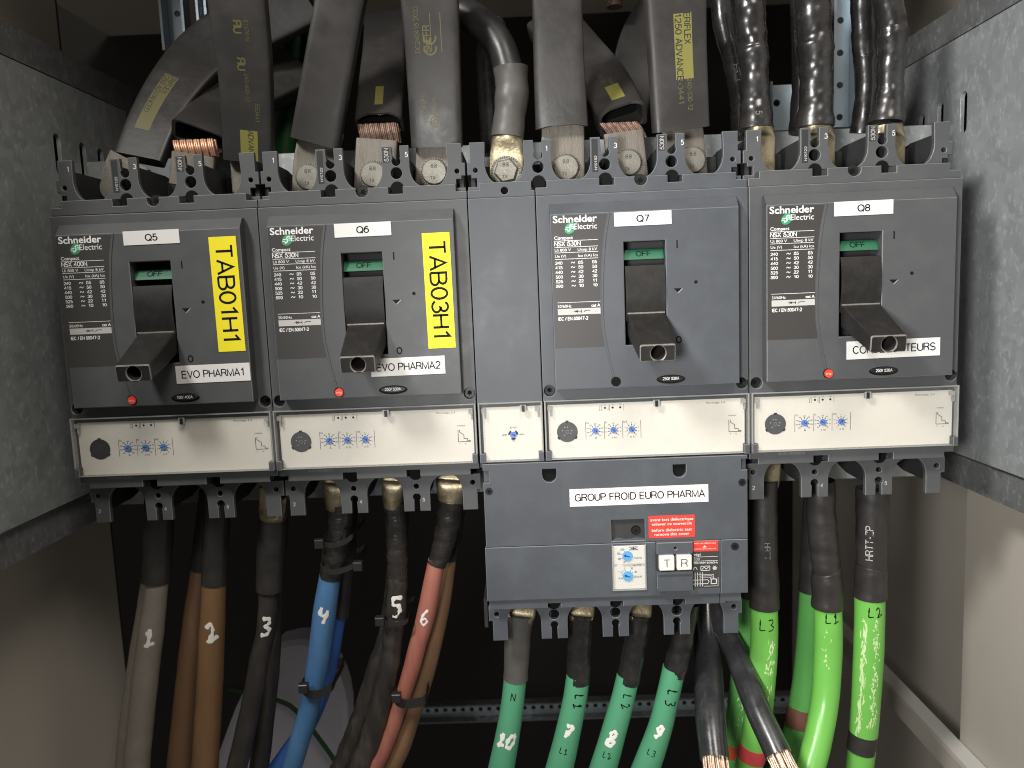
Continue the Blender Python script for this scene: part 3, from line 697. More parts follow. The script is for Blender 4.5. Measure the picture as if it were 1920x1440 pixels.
    for i, (a, b, c) in enumerate(ROWS):
        z = -45.7 - 3.0 * i
        text(s, a, X(11.4), z, y, WHITE_INK, 1.75, 4.4); text(s, b, X(26.4), z, y, WHITE_INK, 1.75, 2.9); text(s, c, X(35.5), z, y, WHITE_INK, 1.75, 2.8)
        sp = spline([(21.6, z + 0.5), (22.2, z + 1.3), (22.9, z + 0.9), (23.5, z + 0.5), (24.1, z + 1.3)], 3)
        for (p, q1), (r, t) in zip(sp, sp[1:]): line(s, X(p), q1, X(r), t, 0.4, y, WHITE_INK)
    line(s, X(11.8), -70.6, X(40), -70.6, 0.25, y, WHITE_INK)
    text(s, '50/60Hz', X(12.0), -73.9, y, WHITE_INK, 1.8, 9.0); text(s, 'cat A', X(34), -73.9, y, WHITE_INK, 1.8, 5.9, 0.02)
    flat(s, SX(rect(11.9, 40.0, -78.7, -74.7)), y, GREY_INK)
    for a, b, c, d in ((22.5, -76.6, 27.5, -76.6), (27.5, -75.6, 27.5, -77.6), (23.6, -75.8, 25.2, -77.4), (23.6, -77.4, 25.2, -75.8), (29.0, -77.2, 30.2, -76.2), (30.2, -76.2, 33.5, -76.2)):
        line(s, X(a), b, X(c), d, 0.4, y - 0.03, BLACK_INK)
    text(s, 'IEC / EN 60947-2', X(12.2), -82.2, y, WHITE_INK, 1.95, 19.4, 0.01)
    s.build('rating_sticker', front)
    # --- labels
    def label(x1, x2, z1, z2, t, tx, tz, th, tw, m=LABEL, name='name_label', tilt=0.0, rot=0, yy=-10.5, bold=0.0):
        l = MB(); c = Vector(((x1 + x2) / 2, (z1 + z2) / 2)); ca, sa = math.cos(math.radians(tilt)), math.sin(math.radians(tilt))
        T = lambda a, b: (c.x + (a - c.x) * ca - (b - c.y) * sa, c.y + (a - c.x) * sa + (b - c.y) * ca)
        pts = [T(*k) for k in ((x1, z1), (x2, z1), (x2, z2), (x1, z2))]
        plate(l, SX(pts), yy, -10.12, m, 0.05)
        text(l, t, tx, tz, 0, BLACK_INK, th, tw, bold, rot=rot, pen=0.17 if len(t) < 4 else (0.15 if not rot else 0.135), fn=lambda a, b: (X(T(a, b)[0]), yy - 0.05, T(a, b)[1]))
        return l.build(name, root)
    label(*spot, q, (spot[0] + spot[1]) / 2 - 3.8, (spot[2] + spot[3]) / 2 - 2.0, 4.0, 7.6, tilt=0.3)
    if name_lab: label(*name_lab[0], name_lab[1], *name_lab[2], name='circuit_label', tilt=0.5)
    if loc:
        label(110.2, 128.3, loc[1] - 75.4, loc[1], loc[0], 114.3, loc[1] - 5.6, 10.4, 64.0, YELLOW, 'location_label', rot=-90, yy=-10.35, bold=0.006, tilt=0.4)
    # --- green flag, drum, handle
    g = MB()
    g.add([(X(a), yy, z) for a in (56.4, 82.9) for yy, z in ((-2.5, -37.8), (-5.2, -42.4), (-6.2, -44.4), (4, -44.4), (4, -37.8))],
          [(0, 1, 2, 3, 4), (9, 8, 7, 6, 5), (0, 5, 6, 1), (1, 6, 7, 2), (2, 7, 8, 3)], GREEN_FLAG)
    text(g, 'OFF', X(64.9), 0, 0, BLACK_INK, 3.1, 9.6, fn=lambda a, b: (a, -2.65 - (1.2 + 3.1 - b) * 0.62 - 0.05, -39.0 - (3.1 - b)))
    g.build('off_flag', root)
    h = MB(); n = 14; ys = []
    for i in range(n + 1):
        t = math.radians(-15 + 35 * i / n); ys.append((48.5 - 60 * math.cos(t), -64 - 60 * math.sin(t)))
    ys = [(yv, z) for yv, z in ys if True]
    vs = [(X(a), yv, z) for a in (56.7, 82.7) for yv, z in ys]; k = len(ys)
    h.add(vs, [(i, i + 1, k + i + 1, k + i) for i in range(k - 1)], HANDLE, True)
    h.add([(X(a), yv, z) for a in (56.7, 82.7) for yv, z in ((ys[0]), (12, ys[0][1]), (12, ys[-1][1]), ys[-1])], [(0, 4, 5, 1), (2, 6, 7, 3)], HANDLE)
    vs, fs = curve_mesh([rrect(-11, 11, -5.1, 5.1, 1.3, 3), circ(0.3, -0.1, 4.5, 24)], 15.4, 0.6, 1)
    def hv(v):
        x, z, d = v; t = (16.0 - d) / 32.0                # 0 at the tip
        zt, zb = -98.0 + 19.3 * t, -108.4 + 14 * t
        zz = zb + (z + 5.1) / 10.2 * (zt - zb)
        return (X(70.0 + x * (1 + 0.14 * t) + handle_dx * (1 - t)), -46.5 + 37.5 * t + (0.16 * (5.1 - z)) * (1 - t), zz)
    hf = [f for f in fs if not (1e-4 < max(vs[i][2] for i in f) - min(vs[i][2] for i in f) < 0.75 and max(abs(vs[i][2]) for i in f) > 15)]
    hv_all = [hv(v) for v in vs]
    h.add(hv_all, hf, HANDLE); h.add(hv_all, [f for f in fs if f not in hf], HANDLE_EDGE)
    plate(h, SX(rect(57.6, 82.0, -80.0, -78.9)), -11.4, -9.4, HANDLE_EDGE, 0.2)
    flat(h, [(X(70.3 + 5 * math.cos(a)), -98 + 4.6 * math.sin(a)) for a in [2 * math.pi * i / 16 for i in range(16)]], -22, DEEP)
    h.build('handle', root)
    # --- small parts
    b = MB()
    if trip_red:
        cyl(b, X(49.2), -124.2, -11.0, -4, 2.75, RED, 22)
        text(b, 'trip', X(47.3), -124.9, -11.05, CREAM2, 1.5, 3.6)
        b.build('trip_button', root)
    b = MB()
    plate(b, SX(circ(85.4, -123.9, 9.6, 28, 3.0)), -10.25, -10.05, BLACK_INK, 0.08)
    plate(b, SX(circ(85.4, -123.5, 8.6, 28, 2.2)), -11.2, -10.2, SCREW, 0.4)
    text(b, rate, X(80.0), -124.2, -11.26, WHITE_INK, 1.7, 10.6)
    b.build('rating_tag', root)
    screw(root, X(70.2), 8.0, 6.0, 4.1)
    screw(root, X(5.0), -130, 5.2); screw(root, X(135.2), -129.7, 5.2)
    # --- setting panel
    def panel(xa, xb, full):
        t = MB(); y = 0.55
        plate(t, SX(rect(xa, xb, -177.0, -139.9)), 0.6, 1.3, CREAM, 0.08)
        L = lambda *k: line(t, X(k[0]), k[1], X(k[2]), k[3], k[4] * 1.35, y, DARK_INK)
        if full:
            d0 = full - 37.4
            for xx in (31.0, 43.8, 56.2, 68.6): L(xx + d0, -152.6, xx + d0, -164.8, 0.22)
            for xx, tt in ((31.7, 'Io'), (44.4, 'Ir'), (56.8, 'Isd')): text(t, tt, X(xx + d0), -153.9, y, DARK_INK, 1.5)
            for j, (xx, tt) in enumerate(((37.4, 'A'), (49.8, 'x Io'), (62.3, 'x Ir'))):
                text(t, tt, X(xx + d0 + 0.5), -164.5, y, DARK_INK, 1.6, align='c')
                for i in range(9):
                    an = math.radians(230 - i * 35 if j < 2 else 235 - i * 36)
                    L(xx + d0 + 2.6 * math.cos(an), -158.6 + 2.6 * math.sin(an), xx + d0 + 3.8 * math.cos(an), -158.6 + 3.8 * math.sin(an), 0.38)
                    if j < 2: text(t, ('320', '400', '450', '500')[i % 4] if j == 0 else '.%d' % (90 + i), X(xx + d0 + 5.1 * math.cos(an)), -159.0 + 4.6 * math.sin(an), y, DARK_INK, 0.75, align='c')
                    else: text(t, str(2 + i), X(xx + d0 + 4.7 * math.cos(an)), -159.0 + 4.7 * math.sin(an), y, DARK_INK, 0.75, align='c')
            for xx in (44.5, 49.7, 54.9):
                flat(t, SX(circ(xx + d0, -143.2, 0.75, 14)), y, BLACK_INK)
                text(t, ('>90', '>105', '>30')[int(xx) % 3], X(xx + d0), -141.6, y, DARK_INK, 0.7, align='c')
            text(t, 'Ready', X(41.2 + d0), -145.0, y, DARK_INK, 0.9, rot=90); text(t, 'Alarm', X(47.0 + d0), -145.0, y, DARK_INK, 0.9, rot=90)
            for xx in (42.0, 47.6, 57.3): L(xx + d0, -141.2, xx + d0, -145.4, 0.18)
            text(t, 'Micrologic 2-3', X(112 + d0 / 2), -143.0, y, DARK_INK, 1.25, 12.8)
            for k in ((126.3, -154.6, 126.3, -162.9), (126.3, -162.9, 134.8, -162.9), (127.3, -154.6, 127.3, -156.2), (127.3, -156.2, 130.2, -158.2), (130.2, -158.2, 130.2, -160.8), (130.2, -160.8, 132.6, -160.8), (132.6, -160.8, 132.6, -162.3), (132.6, -162.3, 134.8, -162.3)):
                L(*k, 0.3)
            text(t, 'I>6000A', X(126.0), -152.2, y, DARK_INK, 0.9, 5.4); text(t, 'I   x', X(127), -164.8, y, DARK_INK, 0.9, 5)
        else:
            text(t, '3D-N/2', X(-20.9), -154.9, y, DARK_INK, 1.0, 4.6, align='c'); text(t, '4P3D', X(-26.9), -159.9, y, DARK_INK, 0.95, 3.2, align='c'); text(t, '4P4D', X(-15.0), -159.9, y, DARK_INK, 0.95, 3.2, align='c')
            text(t, 'N', X(-20.9), -164.2, y, BLACK_INK, 1.6, align='c')
            for an in (30, 150, 270):
                p = [(-20.9 + r * math.cos(math.radians(an + k)), -159.4 + r * math.sin(math.radians(an + k))) for r, ks in ((3.5, range(-30, 31, 10)), (2.2, range(30, -31, -10))) for k in ks]
                flat(t, SX(p), y, DARK_INK)
        pn = t.build('setting_panel', root)
        for j, an in (enumerate(dials) if full else [(0, -35)]):
            d = MB(); cx, cz = ((37.4 + 12.45 * j + full - 37.4, -158.6) if full else (-20.9, -159.4))
            cyl(d, X(cx), cz, -0.4, 0.6, 2.15, BLUE_DIAL, 22)
            ca, sa = math.cos(math.radians(an)), math.sin(math.radians(an))
            line(d, X(cx) - 1.3 * ca, cz - 1.3 * sa, X(cx) + 1.4 * ca, cz + 1.4 * sa, 0.45, -0.45, DARK_INK)
            line(d, X(cx) + 1.4 * ca, cz + 1.4 * sa, X(cx) + 0.4 * ca - 0.8 * sa, cz + 0.4 * sa + 0.8 * ca, 0.4, -0.45, DARK_INK)
            d.build('dial', pn)
        if full:
            so = MB(); cx, cz = 17.8 + (full - 37.4) * 0.75, -158.8
            cyl(so, X(cx), cz, 0.3, 0.9, 7.1, DARK_IN if not socket_dots else GREY, 36)
            for an in (90, 215, 325):
                a = math.radians(an); p = [(cx + r * math.cos(a + k), cz + r * math.sin(a + k)) for r, k in ((6.6, -.16), (7.9, -.13), (7.9, .13), (6.6, .16))]
                plate(so, SX(p), 0.25, 0.9, DARK_IN, 0.05)
            if socket_dots:
                rr = circ(cx, cz, 1.3, 16); ri = circ(cx, cz, 0.9, 16)
                so.add([(X(a), 0.26, b) for a, b in rr + ri], [(i, (i + 1) % 16, 16 + (i + 1) % 16, 16 + i) for i in range(16)], FAINT_INK)
                for a, b in ((0.3, 3.3), (-1.6, 3.2), (3.0, 0.9), (-3.2, 1.0), (2.4, -1.0), (-2.2, -2.2)): flat(so, SX(circ(cx + a, cz + b, 0.35, 8)), 0.26, GREY_INK)
            so.build('test_socket', pn)
    panel(3.6, 137.0, 37.4 if not neutral else 35.2)
    if neutral: panel(-41.4, -1.0, 0)
    def cover(xa, xb, latch):
        c = MB(); z0, z1 = -177.3, -136.3
        plate(c, SX(rect(xa + 0.6, xb - 0.6, z0 + 0.5, z1 - 0.5)), -3.2, -2.4, CLEAR, 0.1)
        for a in (rect(xa, xa + 1.1, z0, z1), rect(xb - 1.1, xb, z0, z1), rect(xa + 1.15, xb - 1.15, z1 - 0.9, z1), rect(xa + 1.15, xb - 1.15, z0, z0 + 0.7)):
            plate(c, SX(a), -3.4, 1.0, EDGE, 0.15)
        for a in (xa + 2.2, xb - 5.2):
            box(c, X(a), X(a + 3.0), -2.2, 0.2, z1 - 7, z1 - 4, EDGE); box(c, X(a + 1.8), X(a + 2.8), -2.2, 0.2, z1 - 11, z1 - 7.2, EDGE)
        box(c, X(latch - 2.2), X(latch + 2.2), -3.9, -3.5, z1 - 6.4, z1 - 2.0, EDGE)
        o = c.build('clear_cover', root)
        l = MB(); plate(l, SX(rect(latch - 0.9, latch + 0.9, z1 - 6.6, z1 - 2.4)), -4.6, 0.2, SCREW, 0.15); l.build('latch', o)
        for a in (xa + 0.2, xb - 3.6):
            l = MB(); plate(l, SX(rect(a, a + 3.4, z0 - 0.4, z0 + 6.2)), -4.2, 1, body, 0.3); l.build('hinge', o)
    cover(0.8, 139.3, 78.2 if not neutral else 76.6)
    if neutral: cover(-44.2, -0.4, -13.5)
    return root

breaker(0, GREY, 'NSX 400N', 'Q5', '160/ 400A', (53.9, 91.0, -21.7, -12.6), ((80.4, 130.4, -114.1, -102.1), 'EVO PHARMA1', (84.6, -110.4, 4.6, 42)), ('TAB01H1', -18.6), (200, 170, -160), '3N180540700354', True, -0.1,
        'grey breaker labelled Q5, the one with the yellow tag TAB01H1', socket_dots=False)
breaker(140, GREY, 'NSX 630N', 'Q6', '250/ 630A', (53.0, 90.2, -22.4, -13.5), ((71.3, 120.9, -114.5, -102.5), 'EVO PHARMA2', (75.4, -110.8, 4.6, 42.2)), ('TAB03H1', -21.9), (40, -40, -35), '3N191450400383', True, 0.3,
        'grey breaker labelled Q6, the one with the yellow tag TAB03H1')
breaker(325, BLUE_GREY, 'NSX 630N', 'Q7', '250/ 630A', (50.3, 87.4, -22.8, -13.9), None, None, (-40, -45, -60), None, False, 0.9,
        'four pole slate breaker labelled Q7 with a blank neutral section on its left', neutral=True, bottom=False)
breaker(465, GREY, 'NSX 630N', 'Q8', '250/ 630A', (52.0, 89.8, -22.2, -13.1), ((60.9, 121.9, -115.2, -103.3), 'CONDENSATEURS', (65.2, -111.4, 4.7, 53.4)), None, (-40, 150, 40), '3N191460400019', True, 1.8,
        'grey breaker labelled Q8 nearest the bright galvanised plate')

# ------------------------------------------------------------------ earth leakage block under Q7
root = empty('earth_leakage_block', (372, 60, -240))
tag(root, 'slate module with T and R buttons and two blue dials, mounted under Q7', 'leakage relay')
V = lambda pts: [(280 + a, b) for a, b in pts]
mb = MB()
box(mb, 282.6, 462.3, 0, 60, -276, -179, BLUE_GREY)
low = [(2.6, -276.2), (2.6, -283.6), (43.4, -283.6), (43.4, -280.2), (52.7, -280.2), (52.7, -283.8), (87.3, -283.8), (87.3, -280.2), (96.2, -280.2), (96.2, -284), (131.1, -284), (131.1, -280.2), (139.5, -280.2), (139.5, -284.2), (167.5, -284.2), (167.5, -283), (178.5, -283), (178.5, -277.0), (182.3, -277.0), (182.3, -276.2)]
plate(mb, V(low[::-1]), -1, 8, BLUE_GREY, 0.35)
box(mb, 283, 461, 8, 58, -282, -276.5, DARK_IN)
line(mb, 280 + 163.6, -276.4, 280 + 163.6, -283.8, 0.4, -1.05, DEEP)
mb.build('case', root)
mb = MB()
def ucut(a, b, z0, z1): 
    r = (b - a) / 2; return [(b, z0), (a, z0)] + arc((a + b) / 2, z1 + r, r, 180, 360, 8)
uc = [(2.3, -237.0), (2.3, -191.3), (6.4, -191.3), (6.4, -183.0), (2.3, -183.0), (2.3, -178.4), (182.4, -178.4), (182.4, -181.0), (178.4, -181), (178.4, -188.6), (182.4, -188.6), (182.4, -237.0)]
plate(mb, V(uc[::-1]), -4, 0, BLUE_GREY, 0.35, [V(ucut(42.8, 52.6, -183.2, -192.6)), V(ucut(131.8, 140.9, -183.3, -192.4)), V(rect(89.1, 112, -235.7, -220.7))])
for a in (47.7, 136.3): flat(mb, V(rect(a - 6, a + 6, -194, -182)), -0.5, DEEP)
flat(mb, V(rect(88.5, 112.5, -236.5, -220)), -0.6, DARK_IN)
plate(mb, V([(89.3, -236.6), (111.9, -236.6), (111.9, -234.6)] + [(111 - 2.2 * i, -234.4 + 0.5 * math.sin(i)) for i in range(9)][2:] + [(89.3, -235.8)]), -3.4, -0.7, BLUE_GREY, 0.2)
flat(mb, V(circ(106.2, -229.3, 3.4, 18)), -0.75, DEEP)
text(mb, '', 0, 0, 0, DEEP) if False else None
mb.build('upper_cover', root)
mb = MB()
plate(mb, V(rect(1.4, 163.5, -275.9, -237.4)), -4, 0, BLUE_GREY, 0.35, [V(rect(88.9, 112.3, -270.8, -239.0))])
mb.build('lower_cover', root)
mb = MB(); plate(mb, V(rect(163.9, 182.4, -275.9, -237.4)), -4, 0, BLUE_GREY, 0.35); mb.build('end_cover', root)
mb = MB()
for c, hf in ((2.2, 1), (47.9, 0), (91.7, 0), (135.4, 0), (180.6, 2)):
    o, h = horn_bot(c, hf, -282.8, True); plate(mb, V(o), 8, 12, BLUE_GREY, 0.35, [V(k) for k in h])
    if hf == 0: flat(mb, V(circ(c, -283.8, 4.6)), 7.94, DEEP)
for c in (2.2, 47.9, 91.7, 135.4, 177): box(mb, 280 + c - 4.5, 280 + c - 2, 12, 58, -302, -281, DARK_IN)
mb.build('terminal_shield', root)
for x, z, y, r in ((106.2, -229.3, -2.0, 2.6), (6.0, -197.3, -4.3, 2.6), (178.8, -197.3, -4.3, 2.6), (173.6, -242.3, -4.3, 2.7)): screw(root, 280 + x, z, y, r)
mb = MB(); plate(mb, V([(61.0, -210.2), (155.8, -210.0), (155.7, -197.7), (61.0, -197.9)]), -4.35, -4.1, LABEL, 0.05)
text(mb, 'GROUP FROID EURO PHARMA', 280 + 64.8, -206.3, -4.4, BLACK_INK, 4.7, 88.3, pen=0.15)
mb.build('circuit_label', root)
mb = MB(); plate(mb, V(rrect(114.6, 146.4, -234.5, -218.7, 1.0)), -4.3, -4.1, RED_TAG, 0.05)
for i, (t, ww) in enumerate((('avant test diélectrique', 29.4), ('enlever ce couvercle', 27.4), ('before dielectric test', 27.6), ('remove this cover', 24))):
    text(mb, t, 280 + 130.5, (-222.4, -225.5, -229.8, -232.8)[i], -4.34, CREAM2, 1.9, ww, 0.015, align='c')
mb.build('warning_sticker', root)
mb = MB(); plate(mb, V(rect(89.2, 112.0, -270.5, -239.3)), -3.6, -1, CREAM2, 0.2)
y = -3.68
flat(mb, V(rect(90.2, 111.9, -254.2, -252.2)), y, GREY_INK); text(mb, 'vigi MB', 280 + 103, -253.9, y - 0.03, BLACK_INK, 1.1, 6)
for t, x, z in (('310', 95.0, -242.6), ('150', 92.2, -245.4), ('60', 93.4, -249.2), ('0', 97, -251.6), ('10', 101.6, -256.3), ('30', 104.4, -258.9), ('1', 95.4, -259.9), ('0,3', 93.2, -263.2)):
    text(mb, t, 280 + x, z, y, BLACK_INK, 1.25)
text(mb, 'Δt(ms)', 280 + 104, -248.8, y, BLACK_INK, 1.3, 5.6); text(mb, 'IΔn(A)', 280 + 104, -262.4, y, BLACK_INK, 1.4, 5.4)
for a, b, c, d in ((101, -240.4, 107, -240.4), (101, -242.4, 107, -242.4), (104, -240.4, 104, -242.4), (102, -241.4, 106, -241.4)): line(mb, 280 + a, b, 280 + c, d, 0.5, y, BLACK_INK)
for cz, angs in ((-246.6, (120, 165, 205, 250)), (-261.0, (60, 35, 170, 205, 110))):
    for an in angs:
        a = math.radians(an); line(mb, 379.5 + 3.6 * math.cos(a), cz + 3.6 * math.sin(a), 379.5 + 4.6 * math.cos(a), cz + 4.6 * math.sin(a), 0.3, y, BLACK_INK)
cyl(mb, 280 + 94.6, -255.0, -4.4, -3.6, 2.6, CREAM2, 20)
sp = mb.build('setting_panel', root)
for cz in (-246.6, -261.0):
    d = MB(); cyl(d, 379.6, cz, -4.6, -3.6, 3.5, LIGHT_BLUE, 26)
    line(d, 377.6, cz + 0.5, 381.4, cz - 0.6, 0.7, -4.65, DARK_INK); line(d, 377.4, cz + 0.6, 378.9, cz + 1.0, 0.5, -4.65, DARK_INK); line(d, 377.4, cz + 0.6, 378.4, cz - 0.7, 0.5, -4.65, DARK_INK)
    d.build('dial', sp)
mb = MB(); plate(mb, V(rect(89.4, 111.8, -270.3, -239.4)), -5.4, -4.9, CLEAR, 0.1)
for r in (rect(88.9, 89.6, -270.8, -238), rect(111.6, 112.3, -270.8, -238), rect(89.7, 111.5, -270.9, -270.3)): plate(mb, V(r), -5.5, -3.9, EDGE, 0.1)
mb.build('clear_cover', sp)
mb = MB()
plate(mb, V(rect(118.9, 143.4, -270.3, -256.8)), -8.6, -4.0, BLUE_GREY, 0.4)
plate(mb, V(rect(118.9, 143.4, -244.2, -236.0)), -10, -4.0, BLUE_GREY, 0.4, [V(circ(131.6, -240.2, 1.1, 14))])
plate(mb, V(rect(118.9, 143.4, -256.9, -244.1)), -7.4, -4.0, DARK_IN, 0.2)
box(mb, 399.2, 423.1, -10.4, -7.5, -258.4, -256.6, BLUE_GREY); box(mb, 399.0, 423.3, -9.6, -4, -270.5, -269.2, BLUE_GREY)
flat(mb, V(circ(131.6, -240.2, 1.2, 14)), -5, DEEP)
bb = mb.build('button_block', root)
for a, b, t in ((120.3, 130.6, 'T'), (132.2, 142.5, 'R')):
    d = MB(); plate(d, V(rrect(a, b, -255.4, -244.7, 1.0)), -11.6, -7.0, CREAM2, 0.5)
    text(d, t, 280 + (a + b) / 2, -252.8, -11.66, DARK_INK, 5.2, 3.9, align='c', pen=0.10)
    d.build('push_button', bb, 'white %s button' % t)
mb = MB()
plate(mb, V(rect(143.8, 162.8, -271.2, -245.2)), -4.3, -4.1, STICKER, 0.05)
plate(mb, V(rect(144.2, 162.0, -245.0, -237.6)), -4.35, -4.1, RED_TAG, 0.05)
y = -4.4
for z in (-239.6, -243.6): text(mb, 'avant test diélectrique' if z > -242 else 'before test remove', 280 + 153, z, y, CREAM2, 1.0, 15, align='c')
flat(mb, V([(151.2, -242.2), (154.4, -242.2), (152.8, -240.8)]), y, CREAM2)
text(mb, 'vigi', 280 + 145.2, -248.0, y, WHITE_INK, 1.8, 4.6); line(mb, 425.2, -248.9, 441.8, -248.9, 0.22, y, WHITE_INK)
text(mb, '630', 280 + 145.2, -251.2, y, GREY_INK, 1.4, 4); line(mb, 425.2, -251.8, 441.8, -251.8, 0.22, y, WHITE_INK)
text(mb, '200/440V-50/60Hz', 280 + 145.0, -253.8, y, WHITE_INK, 1.3, 16.8)
def pl(pts, wd=0.3):
    for (a, b), (c, d) in zip(pts, pts[1:]): line(mb, 280 + a, b, 280 + c, d, wd, y, WHITE_INK)
pl([(145, -258.3), (145.4, -256), (146.6, -256.2), (147.6, -258.2)]); pl([(150, -255.6), (156.2, -255.6), (156.2, -258.6), (150, -258.6), (150, -255.6)])
pl([(150.6, -258), (152.4, -256.2), (153.6, -257.8), (155.6, -256)])
for i in range(6):
    a = math.radians(60 * i); pl([(159.6, -257.1), (159.6 + 1.8 * math.cos(a), -257.1 + 1.8 * math.sin(a))]); 
pl([(159.6 + 1.2 * math.cos(math.radians(t)), -257.1 + 1.2 * math.sin(math.radians(t))) for t in range(0, 361, 60)], 0.25)
for i in range(4): pl([(146 + 1.7 * i, -260), (146 + 1.7 * i, -270)], 0.28)
for i in range(3): pl([(147 + 1.7 * i, -261.6 - 1.0 * i), (158.6 - i, -261.6 - i), (158.6 - i, -265)], 0.2)
pl([(144.6, -265.4), (154.6, -265.4), (155.6, -266.8), (154.6, -268.2), (144.6, -268.2)]); pl([(157, -265), (160.6, -265), (160.6, -268.4), (157, -268.4), (157, -265)], 0.45); pl([(152, -270), (159, -270), (161.8, -270), (161.8, -264)], 0.2)
mb.build('rating_sticker', root)

# ------------------------------------------------------------------ flat insulated bars above the breakers
def bolt(parent, x, z, y, ang=0, grade='8.8', hexa=False):
    mb = MB(); cyl(mb, x, z, y - 2.2, y, 11.0, STEEL, 32); 
    n = 6 if hexa else 30; r = 8.6 if hexa else 9.0
    pts = [(x + r * math.cos(2 * math.pi * i / n + math.radians(ang)), z + r * math.sin(2 * math.pi * i / n + math.radians(ang))) for i in range(n)]
    plate(mb, pts, y - 8.6, y - 2.3, STEEL, 0.8)
    for i in range(24):
        a = 2 * math.pi * i / 24; box(mb, x + 10.2 * math.cos(a) - .35, x + 10.2 * math.cos(a) + .35, y - 2.6, y - 2.1, z + 10.2 * math.sin(a) - .35, z + 10.2 * math.sin(a) + .35, STEEL)
    text(mb, grade, x, z + 2.8, y - 8.66, MARK_SHADE, 2.6, align='c', pen=0.18); text(mb, 'TX', x - 1, z - 5.4, y - 8.66, MARK_SHADE, 2.2, align='c', pen=0.18)
    for i in range(40):
        a0, a1 = 2 * math.pi * i / 40, 2 * math.pi * (i + 0.6) / 40
        mb.add([(x + R * math.cos(t), y - 2.24, z + R * math.sin(t)) for R, t in ((9.3, a0), (10.9, a0), (10.9, a1), (9.3, a1))], [(0, 1, 2, 3)], MARK_SHADE)
    return mb.build('bolt', parent)
BARG = 'flat insulated bars feeding the breakers'
def bar(pts, lab, tongue=None, th=6.5, side=(1, 0, 0), lip=True, strands=None, prints=(), m=SLEEVE, bolt_at=None, ang=0, e=7.0, strand_m=COPPER, arch=0):
    """pts from the top down: (u, v, depth, width px)"""
    st = []
    for q in pts:
        p = P(*q[:3]); st.append((p.x, p.y, p.z, px2mm(p, q[3]) / 2, th, e))
    base = tongue[-1] if tongue else pts[-1]
    r = empty('flat_bar', tuple(P(*base[:3]))); tag(r, lab, 'busbar', BARG)
    sw = Sweep(st, 6, 32, side, None, arch); mb = MB(); sw.mesh(mb, m, caps=not lip)
    if lip:
        i = len(sw.P) - 1; ring = sw.ring(i); n = len(ring); c = sum(ring, Vector()) / n; T = sw.fr[i][0]
        inn = [c + (q - c) * 0.86 for q in ring]; deep = [q - T * 16 for q in inn]
        mb.add(ring + inn + deep, [(j, (j + 1) % n, n + (j + 1) % n, n + j) for j in range(n)] + [(n + j, n + (j + 1) % n, 2 * n + (j + 1) % n, 2 * n + j) for j in range(n)], m, False)
        mb.add(deep, [list(range(n))], DEEP); mb.add(sw.ring(0), [list(range(n))], m)
    for f in prints: f(mb, sw)
    mb.build('insulation', r)
    if tongue:
        tb = MB(); ts = []
        for q in tongue: p = P(*q[:3]); ts.append((p.x, p.y, p.z, px2mm(p, q[3]) / 2, q[4] if len(q) > 4 else 2.2, 9))
        Sweep(ts, 4, 24, side).mesh(tb, TIN, smooth=False); tb.build('terminal_tongue', r)
    if strands:
        sb = MB(); p0, p1, wpx, cnt = strands
        a, b = P(*p0), P(*p1); wd = px2mm(a, wpx)
        for row in (0, 1):
            for i in range(cnt):
                o = (i - (cnt - 1) / 2) * wd / cnt + row * 1.0; sl = wd / cnt * 0.55
                A = a + Vector((o - sl, row * 3.2, 0)); B = b + Vector((o * 0.98 + sl, row * 3.2, 0))
                mid = (A + B) / 2 + Vector((0, -1.2, 0.4))
                for k in range(3):
                    s2 = Vector(((k - 1) * wd / cnt * 0.28, abs(k - 1) * 0.5, 0))
                    q = [(*(A + s2), 1.0, 1.0, 2), (*(mid + s2), 1.25, 1.2, 2), (*(B + s2 * 0.8), 0.9, 0.9, 2)]
                    Sweep(q, 3, 6).mesh(sb, strand_m)
        sb.build('copper_strands', r)
    if bolt_at:
        bp = P(bolt_at[0], bolt_at[1], 44); bolt(r, bp.x, bp.z, 44.8 if len(bolt_at) < 3 else bolt_at[2], ang)
    return sw
def along(t, v, across, h, m, pen=0.12, up=False, wd=None):
    def f(mb, sw):
        l0 = sw.near(None, v)
        text(mb, t, 0, 0, 0, m, h, wd, pen=pen, fn=(lambda a, b: sw.surf(l0 + a, across + b, 0.15)) if not up else (lambda a, b: sw.surf(l0 - a, across - b, 0.15)))
    return f
def patch(v0, v1, a0, a1, m):
    def f(mb, sw):
        l0, l1 = sw.near(None, v0), sw.near(None, v1)
        n = 8; vs = []
        for i in range(n + 1):
            for a in (a0, a1): vs.append(sw.surf(l0 + (l1 - l0) * i / n, a, 0.08))
        mb.add(vs, [(2 * i, 2 * i + 1, 2 * i + 3, 2 * i + 2) for i in range(n)], m)
    return f
def ring_mark(v, across, r, m):
    def f(mb, sw):
        l0 = sw.near(None, v)
        for R, R2 in ((r, r * 0.82), (r * 0.55, r * 0.38)):
            n = 18; vs = [sw.surf(l0 + q * math.sin(2 * math.pi * i / n), across + q * math.cos(2 * math.pi * i / n), 0.12) for q in (R, R2) for i in range(n)]
            mb.add(vs, [(i, (i + 1) % n, n + (i + 1) % n, n + i) for i in range(n)], m)
    return f
